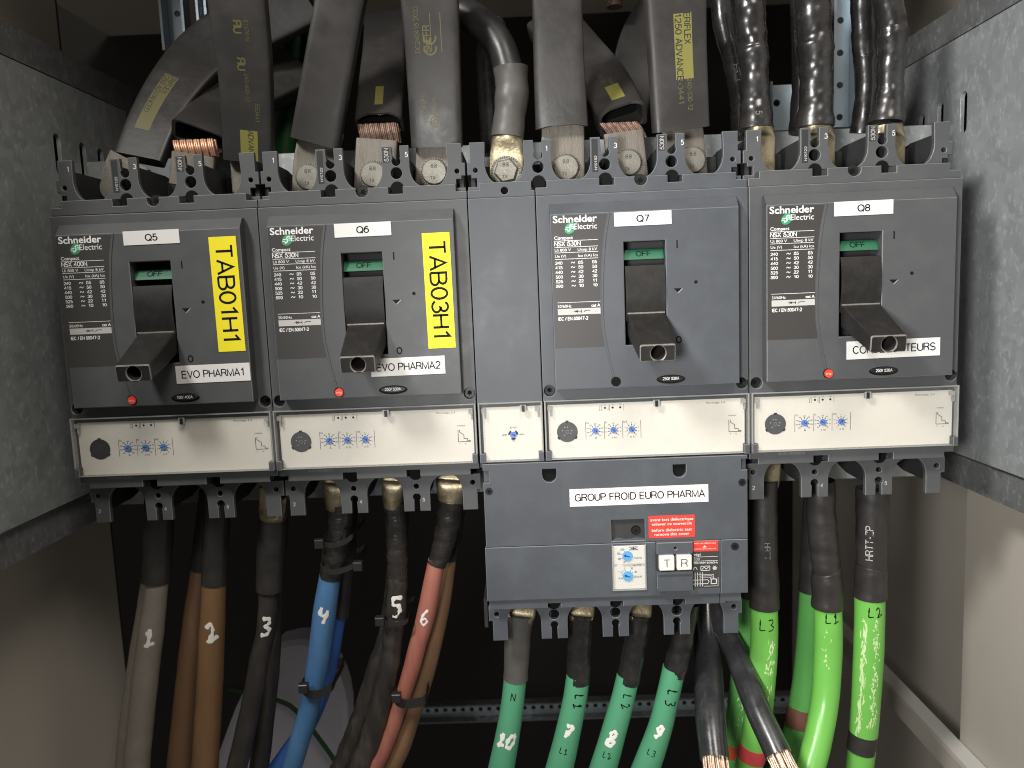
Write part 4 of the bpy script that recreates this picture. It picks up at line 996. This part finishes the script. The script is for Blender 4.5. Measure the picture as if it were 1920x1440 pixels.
def ce_mark(v, m):
    def f(mb, sw):
        l0 = sw.near(None, v)
        for off, e in ((0, False), (-6.6, True)):
            n = 14; vs = []
            for R in (4.6, 3.4):
                for i in range(n + 1):
                    an = math.radians(75 + 210 * i / n); vs.append(sw.surf(l0 + off - R * math.cos(an) - 2.5, -1.0 - R * math.sin(an), 0.12))
            mb.add(vs, [(i, i + 1, n + 2 + i, n + 1 + i) for i in range(n)], m)
            if e: mb.add([sw.surf(l0 + off + a, -1.0 + b, 0.13) for a, b in ((1.6, -.6), (1.6, .6), (-2.4, .6), (-2.4, -.6))], [(0, 1, 2, 3)], m)
    return f
bar([(570, -10, 120, 120), (480, 40, 112, 118), (390, 95, 100, 108), (335, 155, 82, 100), (292, 225, 64, 92), (262, 300, 50, 90)], 'flat black bar curving down to the left pole of the Q5 breaker', th=5.5, side=lambda t: (0.85, 0, -0.52 + 0.35 * t), lip=False,
    prints=(patch(150, 250, -9, 2, PRINT_Y), along('ERIFLEX', 155, -3.2, 3.6, SLEEVE), along('1250 ADVANCED', 155, -8.2, 3.6, SLEEVE)), tongue=[(245, 300, 47, 80), (226, 340, 46, 78)])
bar([(560, 130, 140, 100), (470, 175, 110, 102), (410, 220, 80, 100), (373, 258, 55, 104)], 'flat bar with bare bright copper showing at its cut end behind the Q5 breaker', th=8.5, side=(0.93, 0.1, -0.36), strands=((368, 262, 47), (362, 294, 46), 78, 6), tongue=[(364, 290, 47, 78, 3), (358, 350, 46, 78, 2.2)], strand_m=BRIGHT_COPPER)
bar([(440, -60, 2, 112), (446, 0, 8, 108), (455, 80, 16, 104), (463, 170, 26, 96), (468, 302, 40, 91)], 'tall straight bar with faint yellow lettering over the right pole of the Q5 breaker', th=6, lip=False,
    prints=(along('ЯU', 40, -3, 5.0, PRINT_Y, 0.2), along('ЯU', 105, -3, 5.0, PRINT_Y, 0.2), along('E157678', 40, 4.2, 2.4, PRINT_Y), along('240-630-12', 140, 1.0, 2.6, PRINT_Y), along('553441', 195, 7, 2.8, PRINT_Y), patch(243, 297, -4, 8, PRINT_Y2), along('ADVANCED', 246, 1.5, 3.6, SLEEVE)), tongue=[(470, 296, 46, 76), (475, 360, 46, 76)])
bar([(655, -60, 20, 92), (640, 0, 24, 90), (622, 100, 30, 90), (592, 268, 42, 90)], 'plain leaning bar with a slanted cut end at the left pole of Q6', th=8, side=(0.97, 0.1, -0.22), tongue=[(606, 240, 46, 80), (592, 300, 46, 79), (588, 362, 46, 79)], bolt_at=(583, 335), ang=20)
bar([(724, 40, 150, 78), (722, 100, 110, 80), (718, 150, 84, 84), (712, 236, 54, 90)], 'short receding bar with a wavy cut end at the middle pole of Q6', th=8, arch=4, strands=((712, 232, 47), (708, 268, 46), 74, 7), tongue=[(707, 262, 46, 77, 2.6), (702, 362, 46, 77)], prints=(patch(180, 212, -3, 3, PRINT_Y2), along('53441', 212, -3.4, 2.8, PRINT_Y), along('240-55', 212, 0.4, 2.8, PRINT_Y)), bolt_at=(703, 330), ang=50)
bar([(803, -60, 20, 110), (806, 0, 24, 108), (812, 100, 30, 102), (820, 276, 42, 95)], 'straight bar with a boxed maker mark and CE sign over the right pole of Q6', th=7, tongue=[(821, 268, 46, 80), (818, 362, 46, 79)], bolt_at=(816, 325), ang=10,
    prints=(along('SHFFR', 96, -1.0, 4.4, PRINT_Y, 0.17, True), along('DC240416 2033', 105, -8.0, 3.0, PRINT_Y, 0.12, True), ce_mark(112, PRINT_Y), along('AWN IA/B', 215, 1.5, 2.8, PRINT_Y, 0.12, True), along('PLANFEFN', 222, -5.5, 3.0, PRINT_Y, 0.14, True), ring_mark(240, 0.5, 3.8, PRINT_Y),
            lambda mb, sw: [mb.add([sw.surf(sw.near(None, v) , a, 0.12) for v, a in pr], [(0, 1, 2, 3)], PRINT_Y) for pr in ([(32, 7), (99, 7), (99, 6.4), (32, 6.4)], [(32, -0.4), (99, -0.4), (99, 0.1), (32, 0.1)])]))
bar([(1042, -60, 26, 94), (1044, 0, 28, 93), (1047, 100, 34, 94), (1053, 240, 44, 98)], 'plain scuffed bar with an arched cut end next to the round cable above Q7', th=7.5, arch=2.6, tongue=[(1055, 232, 46, 80), (1056, 350, 46, 80)], bolt_at=(1060, 317), ang=40)
bar([(1030, 40, 150, 90), (1085, 105, 120, 92), (1130, 160, 90, 94), (1168, 226, 56, 92)], 'curved bar with a yellow print block and bare copper end, middle pole of Q7', th=10, arch=4, side=lambda t: (0.92, 0, 0.38 - 0.12 * t), strands=((1166, 230, 47), (1172, 258, 46), 72, 6),
    tongue=[(1168, 248, 46, 74, 2.6), (1180, 350, 46, 74)], prints=(patch(188, 214, -3, 7, PRINT_Y2), along('553441', 168, 2, 2.6, PRINT_Y), along('240-330', 164, -2.6, 2.6, PRINT_Y)), bolt_at=(1176, 308), ang=0)
bar([(1262, -60, 24, 116), (1265, 0, 28, 114), (1269, 100, 34, 108), (1276, 243, 44, 104)], 'straight bar with black lettering on a yellow block over the right pole of Q7', th=7, side=(1, 0.06, 0.04), tongue=[(1278, 236, 46, 78), (1290, 345, 46, 76)], bolt_at=(1295, 303), ang=15,
    prints=(patch(22, 153, -3.2, 9, PRINT_Y2), along('ERIFLEX', 24, 3.8, 4.0, DARK_IN, 0.15), along('1250 ADVANCED', 24, -2.2, 4.0, DARK_IN, 0.15, wd=46), along('240-330-12', 158, 4.4, 3.0, PRINT_Y), along('53441', 158, -2.0, 3.4, PRINT_Y, wd=16)))
bar([(1260, -20, 190, 80), (1210, 60, 175, 84), (1188, 140, 165, 80), (1180, 230, 160, 60)], 'dull bar bending behind the straight bar with the yellow block', th=4, side=(0.96, 0, 0.25), lip=False)
# far left terminal bolt
mb = MB(); p = P(149, 356, 46); cyl(mb, p.x + 26, p.z, 42, 46, 9, STEEL, 24); tag(mb.build('terminal_bolt'), 'dim bolt head in the leftmost terminal of the Q5 breaker', 'bolt')

# ------------------------------------------------------------------ round cables
def lumps(seed, amp, per):
    rnd = random.Random(seed); ph = [rnd.random() * 6.28 for _ in range(6)]
    def f(l, th):
        return amp * (0.5 * math.sin(l / per * 6.28 + ph[0] + 0.6 * math.sin(th + ph[1])) + 0.35 * math.sin(l / per * 11.3 + ph[2] + 2 * math.sin(th + ph[3])) + 0.25 * math.sin(3 * th + l / per * 4 + ph[4]))
    return f
def cable(lab, parts, lug=None, marks=(), group=None, cat='cable'):
    """parts: (part name, stations in pixels, material, lump)"""
    q = parts[0][1][0]; r = empty('power_cable', tuple(P(*q[:3]))); tag(r, lab, cat, group); sws = {}; todo = []
    for nm, pts, m, lp in parts:
        sw = Sweep(round_st(pts), 8, 24, None, lp); b = MB(); sw.mesh(b, m); sws.setdefault(nm, sw); todo.append((nm, b, sw))
    for f in marks:
        for nm, b, sw in todo:
            if nm == f[0]: f[1](b, sw); break
    for nm, b, sw in todo: b.build(nm, r)
    if lug:
        b = MB(); st = []
        for u, v, y, a, d, e in lug: p = P(u, v, y); st.append((p.x, p.y, p.z, px2mm(p, a) / 2, d, e))
        Sweep(st, 5, 28, (1, 0, 0)).mesh(b, BRASS); b.build('lug', r)
    return r
def mk(s, u, v, h, m, wd=1.0, part='sheath', a=0.0, **k):
    return (part, lambda b, sw: write(b, sw, s, sw.near(None, v), a, h, m, wd, **k))
def prn(t, v, a, h, m, part='heat_shrink', up=False, pen=0.12):
    def f(b, sw):
        l0 = sw.near(None, v)
        text(b, t, 0, 0, 0, m, h, pen=pen, fn=(lambda x, z: sw.surf(l0 + x, a + z, 0.2)) if not up else (lambda x, z: sw.surf(l0 - x, a - z, 0.2)))
    return (part, f)
def scuffs(n, v0, v1, a0, a1, seed, length=5, part='sheath'):
    def f(b, sw):
        rnd = random.Random(seed); l0, l1 = sw.near(None, v0), sw.near(None, v1)
        for _ in range(n):
            l = rnd.uniform(l0, l1); a = rnd.gauss((a0 + a1) / 2, (a1 - a0) / 3); d = rnd.uniform(0.8, length)
            stroke(b, sw, [(l, a), (l + d * 0.5, a + rnd.uniform(-.6, .6)), (l + d, a + rnd.uniform(-1.2, 1.2))], rnd.uniform(0.2, 0.9), SCUFF, 0.06, 2)
    return (part, f)
G5 = 'cables leaving the bottom of the Q5 breaker'; G6 = 'cables leaving the bottom of the Q6 breaker'; G7 = 'green cables under the leakage module'; G8 = 'lime cables under the Q8 breaker'
cable('dusty grey cable with a white painted 1', [('sheath', [(296, 1080, 46, 39), (290, 1135, 46, 42), (283, 1185, 46, 46), (268, 1312, 46, 47), (256, 1440, 46, 47), (250, 1560, 46, 47)], GREY_SHEATH, lumps(1, .02, 40)),
      ('heat_shrink', [(300, 925, 46, 52), (298, 975, 46, 54), (295, 1050, 46, 51), (293, 1090, 46, 48)], SHRINK, lumps(2, .02, 30))], marks=[mk('1', 0, 1187, 14, PAINT, 2.7)], group=G5)
cable('shaded grey cable behind the one painted 1', [('sheath', [(302, 940, 72, 40), (287, 1080, 76, 40), (264, 1230, 76, 42), (248, 1340, 76, 42), (236, 1460, 76, 42), (230, 1560, 76, 42)], GREY_SHEATH, lumps(3, .02, 40)), ('heat_shrink', [(303, 930, 72, 44), (296, 1010, 74, 44), (285, 1088, 76, 43)], SHRINK, lumps(84, .03, 20))], group=G5)
cable('ochre brown cable with a white painted 2', [('sheath', [(402, 1085, 46, 43), (398, 1178, 46, 46), (392, 1312, 46, 48), (384, 1440, 46, 49), (378, 1560, 46, 49)], BROWN, lumps(4, .02, 40)),
      ('heat_shrink', [(408, 920, 46, 50), (406, 975, 46, 49), (403, 1050, 46, 48), (402, 1093, 46, 47)], SHRINK, lumps(5, .02, 30))], marks=[mk('2', 0, 1185, 15, PAINT, 2.8)], group=G5)
cable('brown cable behind the one painted 2', [('sheath', [(395, 930, 72, 38), (378, 1060, 74, 38), (364, 1178, 72, 44), (350, 1312, 70, 46), (338, 1440, 68, 49), (328, 1560, 68, 50)], BROWN2, lumps(6, .02, 40)), ('heat_shrink', [(396, 920, 72, 42), (386, 1000, 73, 42), (377, 1066, 74, 41)], SHRINK, lumps(96, .03, 20))], group=G5)
cable('matt black cable with a white painted 3 under a wide shrink sleeve', [('sheath', [(504, 1095, 46, 36), (499, 1178, 46, 35), (486, 1238, 46, 36), (473, 1312, 46, 37), (444, 1440, 46, 38), (415, 1560, 46, 39)], BLACK_RUBBER, lumps(7, .03, 30)),
      ('heat_shrink', [(513, 975, 46, 54), (510, 1022, 46, 55), (508, 1040, 46, 52), (506, 1075, 46, 50), (505, 1106, 46, 49)], SHRINK, lumps(8, .015, 30))],
      lug=[(513, 915, 44, 52, 2, 8), (512, 945, 45, 52, 3, 5), (512, 968, 46, 50, 8, 2.6), (512, 985, 46, 46, 8, 2)], marks=[mk('3', 0, 1172, 14, PAINT, 2.8)], group=G5)
cable('black cable behind the one painted 3', [('sheath', [(520, 950, 70, 34), (513, 1150, 72, 32), (508, 1240, 72, 34), (500, 1312, 70, 36), (486, 1440, 70, 37), (474, 1560, 70, 37)], BLACK_RUBBER, lumps(9, .03, 30))], group=G5)
LUG6 = lambda u, v, w: [(u + 4, v - 55, 44, w * 1.12, 3, 9), (u + 3, v - 32, 44, w * 1.12, 3.2, 9), (u + 2, v - 24, 43, w * 1.1, 7, 4), (u, v - 6, 45, w * 0.98, 9, 2.4), (u, v + 14, 46, w * 0.86, 9.5, 2)]
cable('bright blue cable with a white painted 4 and taped top', [('sheath', [(620, 1074, 46, 40), (610, 1137, 46, 43), (601, 1207, 46, 42), (590, 1276, 46, 40), (575, 1345, 46, 38), (547, 1440, 46, 38), (515, 1560, 46, 38)], BLUE, lumps(10, .015, 50)),
      ('tape_wrap', [(638, 944, 46, 49), (635, 997, 46, 51), (628, 1035, 46, 48), (620, 1083, 46, 42)], TAPE, lumps(11, .06, 14))], lug=LUG6(634, 938, 52), marks=[mk('4', 0, 1142, 13, PAINT, 2.6)], group=G6)
cable('darker blue cable behind the one painted 4', [('sheath', [(641, 1150, 70, 30), (634, 1160, 70, 29), (626, 1207, 70, 29), (616, 1262, 72, 28), (600, 1310, 74, 30), (570, 1370, 72, 34), (525, 1440, 70, 40), (440, 1560, 70, 40)], BLUE2, lumps(12, .015, 50)),
      ('heat_shrink', [(654, 920, 70, 36), (652, 980, 70, 35), (648, 1060, 70, 33), (639, 1155, 70, 31)], SHRINK, lumps(13, .03, 20))], group=G6)
cable('black taped cable with a white painted 5', [('sheath', [(745, 1080, 46, 38), (744, 1130, 46, 38), (740, 1170, 46, 40), (736, 1200, 46, 38), (732, 1234, 46, 38), (714, 1318, 46, 42), (694, 1390, 46, 42), (672, 1440, 46, 44), (630, 1560, 46, 44)], ROUGH_BLACK, lumps(14, .06, 22)),
      ('tape_wrap', [(739, 942, 46, 40), (744, 997, 46, 42), (745, 1040, 46, 40), (745, 1090, 46, 39)], TAPE, lumps(15, .07, 13))], lug=LUG6(737, 934, 40), marks=[mk('5', 0, 1132, 15, PAINT, 2.8)], group=G6)
cable('rough black cable beside the one painted 5, swinging left', [('sheath', [(750, 930, 72, 36), (742, 1080, 72, 36), (728, 1190, 66, 38), (712, 1240, 62, 40), (690, 1318, 60, 44), (668, 1380, 60, 46), (640, 1450, 60, 48), (590, 1560, 60, 48)], ROUGH_BLACK, lumps(16, .06, 24))], group=G6)
cable('red cable with a smeared white painted 6', [('sheath', [(819, 1050, 46, 33), (799, 1151, 46, 35), (784, 1207, 46, 33), (767, 1269, 46, 31), (742, 1345, 46, 29), (722, 1401, 46, 29), (703, 1440, 46, 30), (650, 1560, 46, 32)], REDC, lumps(17, .02, 50)),
      ('tape_wrap', [(846, 938, 46, 50), (839, 989, 46, 46), (829, 1030, 46, 40), (819, 1058, 46, 35)], TAPE, lumps(18, .07, 13))], lug=LUG6(846, 932, 54), marks=[mk('6', 0, 1150, 13, PAINT, 1.6)], group=G6)
cable('dull brown cable behind the red one', [('sheath', [(858, 940, 72, 30), (842, 1043, 72, 30), (825, 1152, 68, 32), (796, 1269, 62, 34), (770, 1345, 56, 35), (751, 1401, 54, 37), (731, 1440, 54, 38), (670, 1560, 54, 40)], BROWN2, lumps(19, .02, 50)), ('heat_shrink', [(859, 930, 72, 34), (851, 990, 72, 33), (841, 1048, 72, 33)], SHRINK, lumps(83, .03, 20))], group=G6)
LUG7 = lambda u, v, w: [(u + 2, v - 45, 36, w * 1.1, 3, 9), (u + 1, v - 8, 36, w * 1.1, 4, 8), (u, v + 4, 36, w * 1.04, 8, 3), (u, v + 22, 36, w * 0.86, 8, 2)]
cable('green cable marked N with a white painted 10', [('sheath', [(967, 1262, 36, 43), (962, 1310, 36, 43), (955, 1360, 36, 45), (940, 1440, 36, 49), (915, 1560, 36, 50)], GREEN_S, lumps(20, .01, 60)),
      ('heat_shrink', [(976, 1150, 36, 48), (972, 1190, 36, 49), (969, 1230, 36, 48), (967, 1272, 36, 46)], GREY_SHRINK, lumps(21, .03, 26))], lug=LUG7(976, 1152, 50), marks=[mk('N', 0, 1297, 6, BLACK_INK, 0.8), mk('10', 0, 1378, 11, PAINT, 2.6, slant=0.2, adv=0.6)], group=G7)
cable('green cable marked L1 with a blotted white number', [('sheath', [(1084, 1266, 36, 44), (1078, 1310, 36, 45), (1068, 1360, 36, 47), (1049, 1440, 36, 51), (1015, 1560, 36, 52)], GREEN_S, lumps(22, .01, 60)),
      ('heat_shrink', [(1090, 1150, 36, 46), (1087, 1190, 36, 46), (1085, 1235, 36, 45), (1084, 1278, 36, 45)], SHINY, lumps(23, .05, 18))], lug=LUG7(1089, 1152, 44), marks=[mk('L1', 0, 1305, 7, BLACK_INK, 1.0, turn=1, a=3, adv=1.1), mk('7', 0, 1362, 10, PAINT, 2.7, slant=0.2), mk('L1', 0, 1398, 5, BLACK_INK, 0.55)], group=G7)
cable('green cable marked L2 with a white painted 8', [('sheath', [(1178, 1266, 36, 43), (1168, 1310, 36, 44), (1155, 1357, 36, 46), (1131, 1440, 36, 50), (1090, 1560, 36, 51)], GREEN_S, lumps(24, .01, 60)),
      ('heat_shrink', [(1198, 1150, 36, 46), (1193, 1190, 36, 45), (1185, 1235, 36, 44), (1177, 1278, 36, 44)], SHINY, lumps(25, .05, 18))], lug=LUG7(1197, 1150, 42), marks=[mk('L2', 0, 1303, 7, BLACK_INK, 0.8, turn=1, a=3, adv=1.1), mk('8', 0, 1372, 12, PAINT, 2.8, slant=0.15), mk('L2', 0, 1407, 5, BLACK_INK, 0.55)], group=G7)
cable('green cable marked L3 with a white painted 9', [('sheath', [(1264, 1252, 36, 43), (1250, 1315, 36, 43), (1236, 1370, 36, 46), (1211, 1440, 36, 51), (1165, 1560, 36, 52)], GREEN_S, lumps(26, .01, 60)),
      ('heat_shrink', [(1290, 1130, 36, 42), (1282, 1180, 36, 41), (1274, 1220, 36, 43), (1263, 1264, 36, 44)], SHINY, lumps(27, .05, 18))], marks=[mk('L3', 0, 1302, 8, BLACK_INK, 1.0, turn=1, a=3, adv=1.1), mk('9', 0, 1362, 10, PAINT, 2.5, slant=0.2), mk('L3', 0, 1405, 5, BLACK_INK, 0.55)], group=G7)
def cut_cable(lab, pts, end, wd):
    r = empty('cut_cable', tuple(P(*pts[0][:3]))); tag(r, lab, 'cable', 'black cables with cut ends')
    sw = Sweep(round_st(pts), 8, 24, None, lumps(int(wd), .015, 50)); b = MB(); sw.mesh(b, BLACK_GLOSS); b.build('sheath', r)
    s = MB(); T, B, N = sw.fr[-1]; p = sw.P[-1]; R = sw.st[-1][3]; rnd = random.Random(wd)
    for i in range(70):
        rr = R * 0.86 * math.sqrt(rnd.random()); a = rnd.random() * 6.28
        o = B * rr * math.cos(a) + N * rr * math.sin(a); ln = 15 + rnd.uniform(-3, 3)
        e = p + o * 1.05 + T * ln + Vector((rnd.uniform(-1.2, 1.2),) * 3)
        q = [(*(p + o - T * 4), .75, .75, 2), (*(p + o + T * ln * .5 + B * rnd.uniform(-.6, .6)), .75, .75, 2), (*e, .7, .7, 2)]
        Sweep(q, 2, 6).mesh(s, STRAND)
    s.build('copper_strands', r)
cut_cable('black cable with a frayed cut end hanging beside the green L3', [(1322, 1110, 100, 40), (1325, 1190, 78, 46), (1328, 1256, 54, 52), (1331, 1335, 24, 56), (1340, 1424, -2, 54)], 0, 54)
cut_cable('glossy black cable slanting right to a frayed cut end in front of the limes', [(1335, 1110, 100, 36), (1348, 1165, 80, 38), (1370, 1205, 64, 42), (1394, 1260, 42, 47), (1423, 1335, 14, 48), (1460, 1416, -10, 50)], 0, 50)
# lime cables
cable('lime cable marked L3 with a red tape band, partly behind the slanting black cable', [('sheath', [(1432, 1125, 46, 50), (1433, 1190, 46, 50), (1430, 1256, 46, 50), (1422, 1340, 50, 50), (1412, 1400, 54, 50), (1400, 1450, 56, 50), (1370, 1560, 56, 50)], LIME, lumps(30, .01, 60)),
      ('heat_shrink', [(1431, 900, 46, 52), (1431, 960, 46, 51), (1431, 1040, 46, 52), (1433, 1100, 46, 54), (1433, 1138, 46, 54)], SHRINK, lumps(31, .03, 24)), ('tape_band', [(1413, 1396, 53.6, 52), (1408, 1420, 54.6, 52)], RED_BAND, None)], marks=[mk('L3', 0, 1160, 9, BLACK_INK, 0.8, a=2), prn('HRTT', 1010, 1, 4, FAINT_INK), scuffs(60, 1180, 1330, 3, 8, 3)],
      lug=[(1440, 868, 46, 46, 3, 8), (1438, 890, 46, 46, 4, 6), (1434, 915, 46, 46, 8, 2)], group=G8)
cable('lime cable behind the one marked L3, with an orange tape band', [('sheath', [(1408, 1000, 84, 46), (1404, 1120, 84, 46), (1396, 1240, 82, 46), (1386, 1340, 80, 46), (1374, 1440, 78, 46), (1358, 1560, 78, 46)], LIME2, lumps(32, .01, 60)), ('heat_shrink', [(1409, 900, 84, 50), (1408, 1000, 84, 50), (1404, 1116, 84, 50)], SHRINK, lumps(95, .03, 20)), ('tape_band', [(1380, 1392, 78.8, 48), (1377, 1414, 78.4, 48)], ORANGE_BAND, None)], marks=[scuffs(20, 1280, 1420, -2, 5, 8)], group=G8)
cable('lime cable marked L1 bowing to the right', [('sheath', [(1551, 1124, 46, 50), (1553, 1170, 46, 51), (1552, 1230, 46, 51), (1547, 1310, 40, 50), (1536, 1375, 30, 50), (1519, 1440, 18, 52), (1480, 1560, -5, 54)], LIME, lumps(33, .01, 60)),
      ('heat_shrink', [(1538, 900, 46, 54), (1540, 970, 46, 53), (1546, 1030, 46, 53), (1549, 1064, 46, 51), (1551, 1078, 46, 56), (1551, 1138, 46, 56)], SHRINK, lumps(34, .05, 17))], marks=[mk('L1', 0, 1152, 8, BLACK_INK, 0.8, a=3), scuffs(14, 1170, 1250, -4, 2, 5, 3)], group=G8)
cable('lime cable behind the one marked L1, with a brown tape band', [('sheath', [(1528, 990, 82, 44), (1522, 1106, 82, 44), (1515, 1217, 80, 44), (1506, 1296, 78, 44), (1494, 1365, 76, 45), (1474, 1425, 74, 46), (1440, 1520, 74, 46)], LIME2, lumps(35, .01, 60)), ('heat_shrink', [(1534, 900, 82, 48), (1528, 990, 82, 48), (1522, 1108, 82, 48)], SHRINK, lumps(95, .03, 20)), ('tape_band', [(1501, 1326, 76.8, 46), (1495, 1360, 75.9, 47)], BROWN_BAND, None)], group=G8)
cable('scratched lime cable marked L2 with a black tape band', [('sheath', [(1631, 1106, 46, 54), (1630, 1180, 46, 54), (1627, 1256, 46, 53), (1621, 1350, 46, 51), (1612, 1440, 46, 48), (1596, 1560, 46, 46)], LIME, lumps(36, .01, 60)),
      ('heat_shrink', [(1636, 915, 46, 60), (1635, 960, 46, 57), (1634, 1050, 46, 54), (1633, 1062, 46, 54), (1633, 1078, 46, 58), (1632, 1119, 46, 58)], SHRINK, lumps(37, .03, 24)), ('tape_band', [(1619, 1374, 45.8, 52), (1614, 1406, 45.8, 51)], SHRINK, None)],
      marks=[mk('L2', 0, 1140, 8, BLACK_INK, 0.8, a=4), prn('HRTT-ZP', 1046, 1, 5.0, GREY_INK, up=True), scuffs(110, 1150, 1345, 3.5, 7.5, 1, 4), scuffs(90, 1150, 1360, -5, -2, 2, 9)], group=G8)

def tie(lab, pts, depth, wd, head, y=None):
    """strap round the cables: closed loop through front pixel points at depth and back"""
    f = [P(u, v, depth - 12) for u, v in pts]; b = [q + Vector((0, 42, 0)) for q in f[::-1]]
    loop = [f[0] + Vector((0, 14, 0))] + f + [f[-1] + Vector((0, 14, 0))] + b
    loop.append(loop[0])
    mb = MB(); pp = spline([(q.x, q.y, q.z) for q in loop], 5); h = wd / 2
    vs = []
    for x, y_, z in pp: vs += [(x, y_, z - h), (x, y_, z + h), (x, y_ - 1.2, z + h), (x, y_ - 1.2, z - h)]
    n = len(pp); fs = []
    for i in range(n - 1):
        for j in range(4): fs.append((4 * i + j, 4 * i + (j + 1) % 4, 4 * i + 4 + (j + 1) % 4, 4 * i + 4 + j))
    mb.add(vs, fs, TIE); 
    r = mb.build('cable_tie'); tag(r, lab, 'cable tie', 'black cable ties')
    c = P(head[0], head[1], depth - 14); k = MB(); plate(k, rect(c.x - 3.4, c.x + 3.4, c.z - 3.4, c.z + 3.4), c.y - 4, c.y + 2, TIE, 0.6); k.build('tie_head', r)
tie('black cable tie round the two blue cables', [(566, 1286), (578, 1300), (600, 1300), (622, 1288)], 46, 6.5, (570, 1288))
tie('black cable tie round the red and brown cables', [(740, 1308), (752, 1318), (776, 1318), (797, 1312)], 46, 7.0, (744, 1306))
tie('black cable tie high on the taped top of the blue cable', [(606, 1018), (622, 1022), (645, 1016), (662, 1004)], 46, 4, (600, 1018))
tie('black cable tie just above the blue sheath', [(604, 1062), (620, 1072), (645, 1068), (666, 1058)], 46, 4, (672, 1060))
tie('black cable tie under the white painted 5', [(720, 1166), (732, 1170), (750, 1168), (763, 1164)], 46, 3.5, (713, 1163))

# cables from above
cable('round black cable with a grey sleeve and bright lug feeding the blank neutral section', [('sheath', [(800, -10, 70, 54), (845, 12, 66, 55), (885, 32, 62, 56), (918, 58, 57, 57), (942, 95, 52, 56), (955, 140, 48, 55)], BLACK_SATIN, lumps(40, .01, 60)),
      ('heat_shrink', [(958, 128, 48, 66), (960, 160, 48, 62), (960, 176, 48, 64), (959, 190, 48, 63), (955, 222, 48, 60), (952, 258, 48, 62)], GREY_SHRINK, lumps(41, .035, 22))],
      lug=[(952, 246, 48, 54, 9, 2), (952, 264, 47, 60, 8, 2.2), (951, 282, 46, 62, 3.5, 5), (950, 300, 46, 64, 2.2, 8), (949, 345, 46, 60, 2.2, 7)])
p = P(949, 323, 44); bolt(None, p.x, p.z, 44.0, 10, '8.8', True); o = [x for x in bpy.data.objects if x.name.startswith('bolt') and x.parent is None][0]
tag(o, 'bright hexagonal bolt on the lug of the blank neutral section', 'bolt')
cable('black cable behind the grey sleeved one above the neutral section', [('sheath', [(930, 40, 84, 40), (915, 90, 80, 42), (916, 150, 78, 44), (924, 290, 76, 44)], SHINY, lumps(42, .05, 20))])
G9 = 'round black cables feeding the Q8 breaker'
LUG8 = lambda u, w: [(u, 236, 46, w * .9, 8, 2), (u, 255, 46, w, 6, 3), (u, 272, 45, w * 1.04, 2.6, 8), (u, 345, 45, w, 2.4, 8)]
cable('first glossy black cable above Q8, its sleeve ending in a torn collar', [('sheath', [(1398, -60, 46, 46), (1402, 0, 46, 46), (1404, 40, 46, 46)], BLACK_GLOSS, None),
      ('heat_shrink', [(1404, 10, 46, 59), (1408, 50, 46, 56), (1411, 86, 46, 54), (1412, 98, 46, 58), (1414, 130, 46, 52), (1416, 175, 46, 52), (1417, 205, 46, 57), (1418, 241, 46, 66)], SHINY, lumps(43, .06, 17))], lug=LUG8(1424, 54), marks=[prn('5', 215, 0, 4, FAINT_INK)], group=G9)
cable('dark cable with a bluish sleeve behind the first cable above Q8', [('sheath', [(1350, -60, 84, 40), (1356, 40, 84, 40), (1372, 110, 80, 36), (1385, 180, 78, 36), (1390, 260, 76, 38)], SHINY, lumps(44, .04, 20))], marks=[prn('HRTT', 130, 0, 4, FAINT_INK, part='sheath')], group=G9)
cable('second glossy black cable above Q8, in front of the bluish upright', [('heat_shrink', [(1522, -60, 46, 64), (1524, 0, 46, 64), (1527, 60, 46, 63), (1529, 80, 46, 63), (1529, 95, 46, 66), (1530, 130, 46, 60), (1530, 180, 46, 60), (1529, 205, 46, 63), (1528, 239, 46, 70)], SHINY, lumps(45, .05, 17))], lug=LUG8(1532, 62), group=G9)
cable('shaded cable just left of the second cable above Q8', [('sheath', [(1500, -60, 82, 40), (1504, 100, 80, 40), (1506, 170, 78, 42), (1500, 250, 76, 42)], SHINY, lumps(46, .05, 18))], group=G9)
cable('third glossy black cable above Q8, nearest the bright plate', [('heat_shrink', [(1660, -60, 46, 54), (1664, 0, 46, 54), (1672, 46, 46, 52), (1673, 62, 46, 55), (1671, 100, 46, 50), (1668, 160, 46, 50), (1666, 190, 46, 54), (1662, 230, 46, 64)], SHINY, lumps(47, .05, 17))], lug=LUG8(1664, 60), group=G9)
cable('glossy black cable pressed against the left of the third cable above Q8', [('heat_shrink', [(1612, -60, 66, 42), (1617, 10, 66, 42), (1619, 90, 66, 40), (1621, 108, 66, 40), (1621, 124, 66, 37), (1622, 180, 68, 36), (1614, 250, 72, 40)], SHINY, lumps(48, .05, 17))], group=G9)
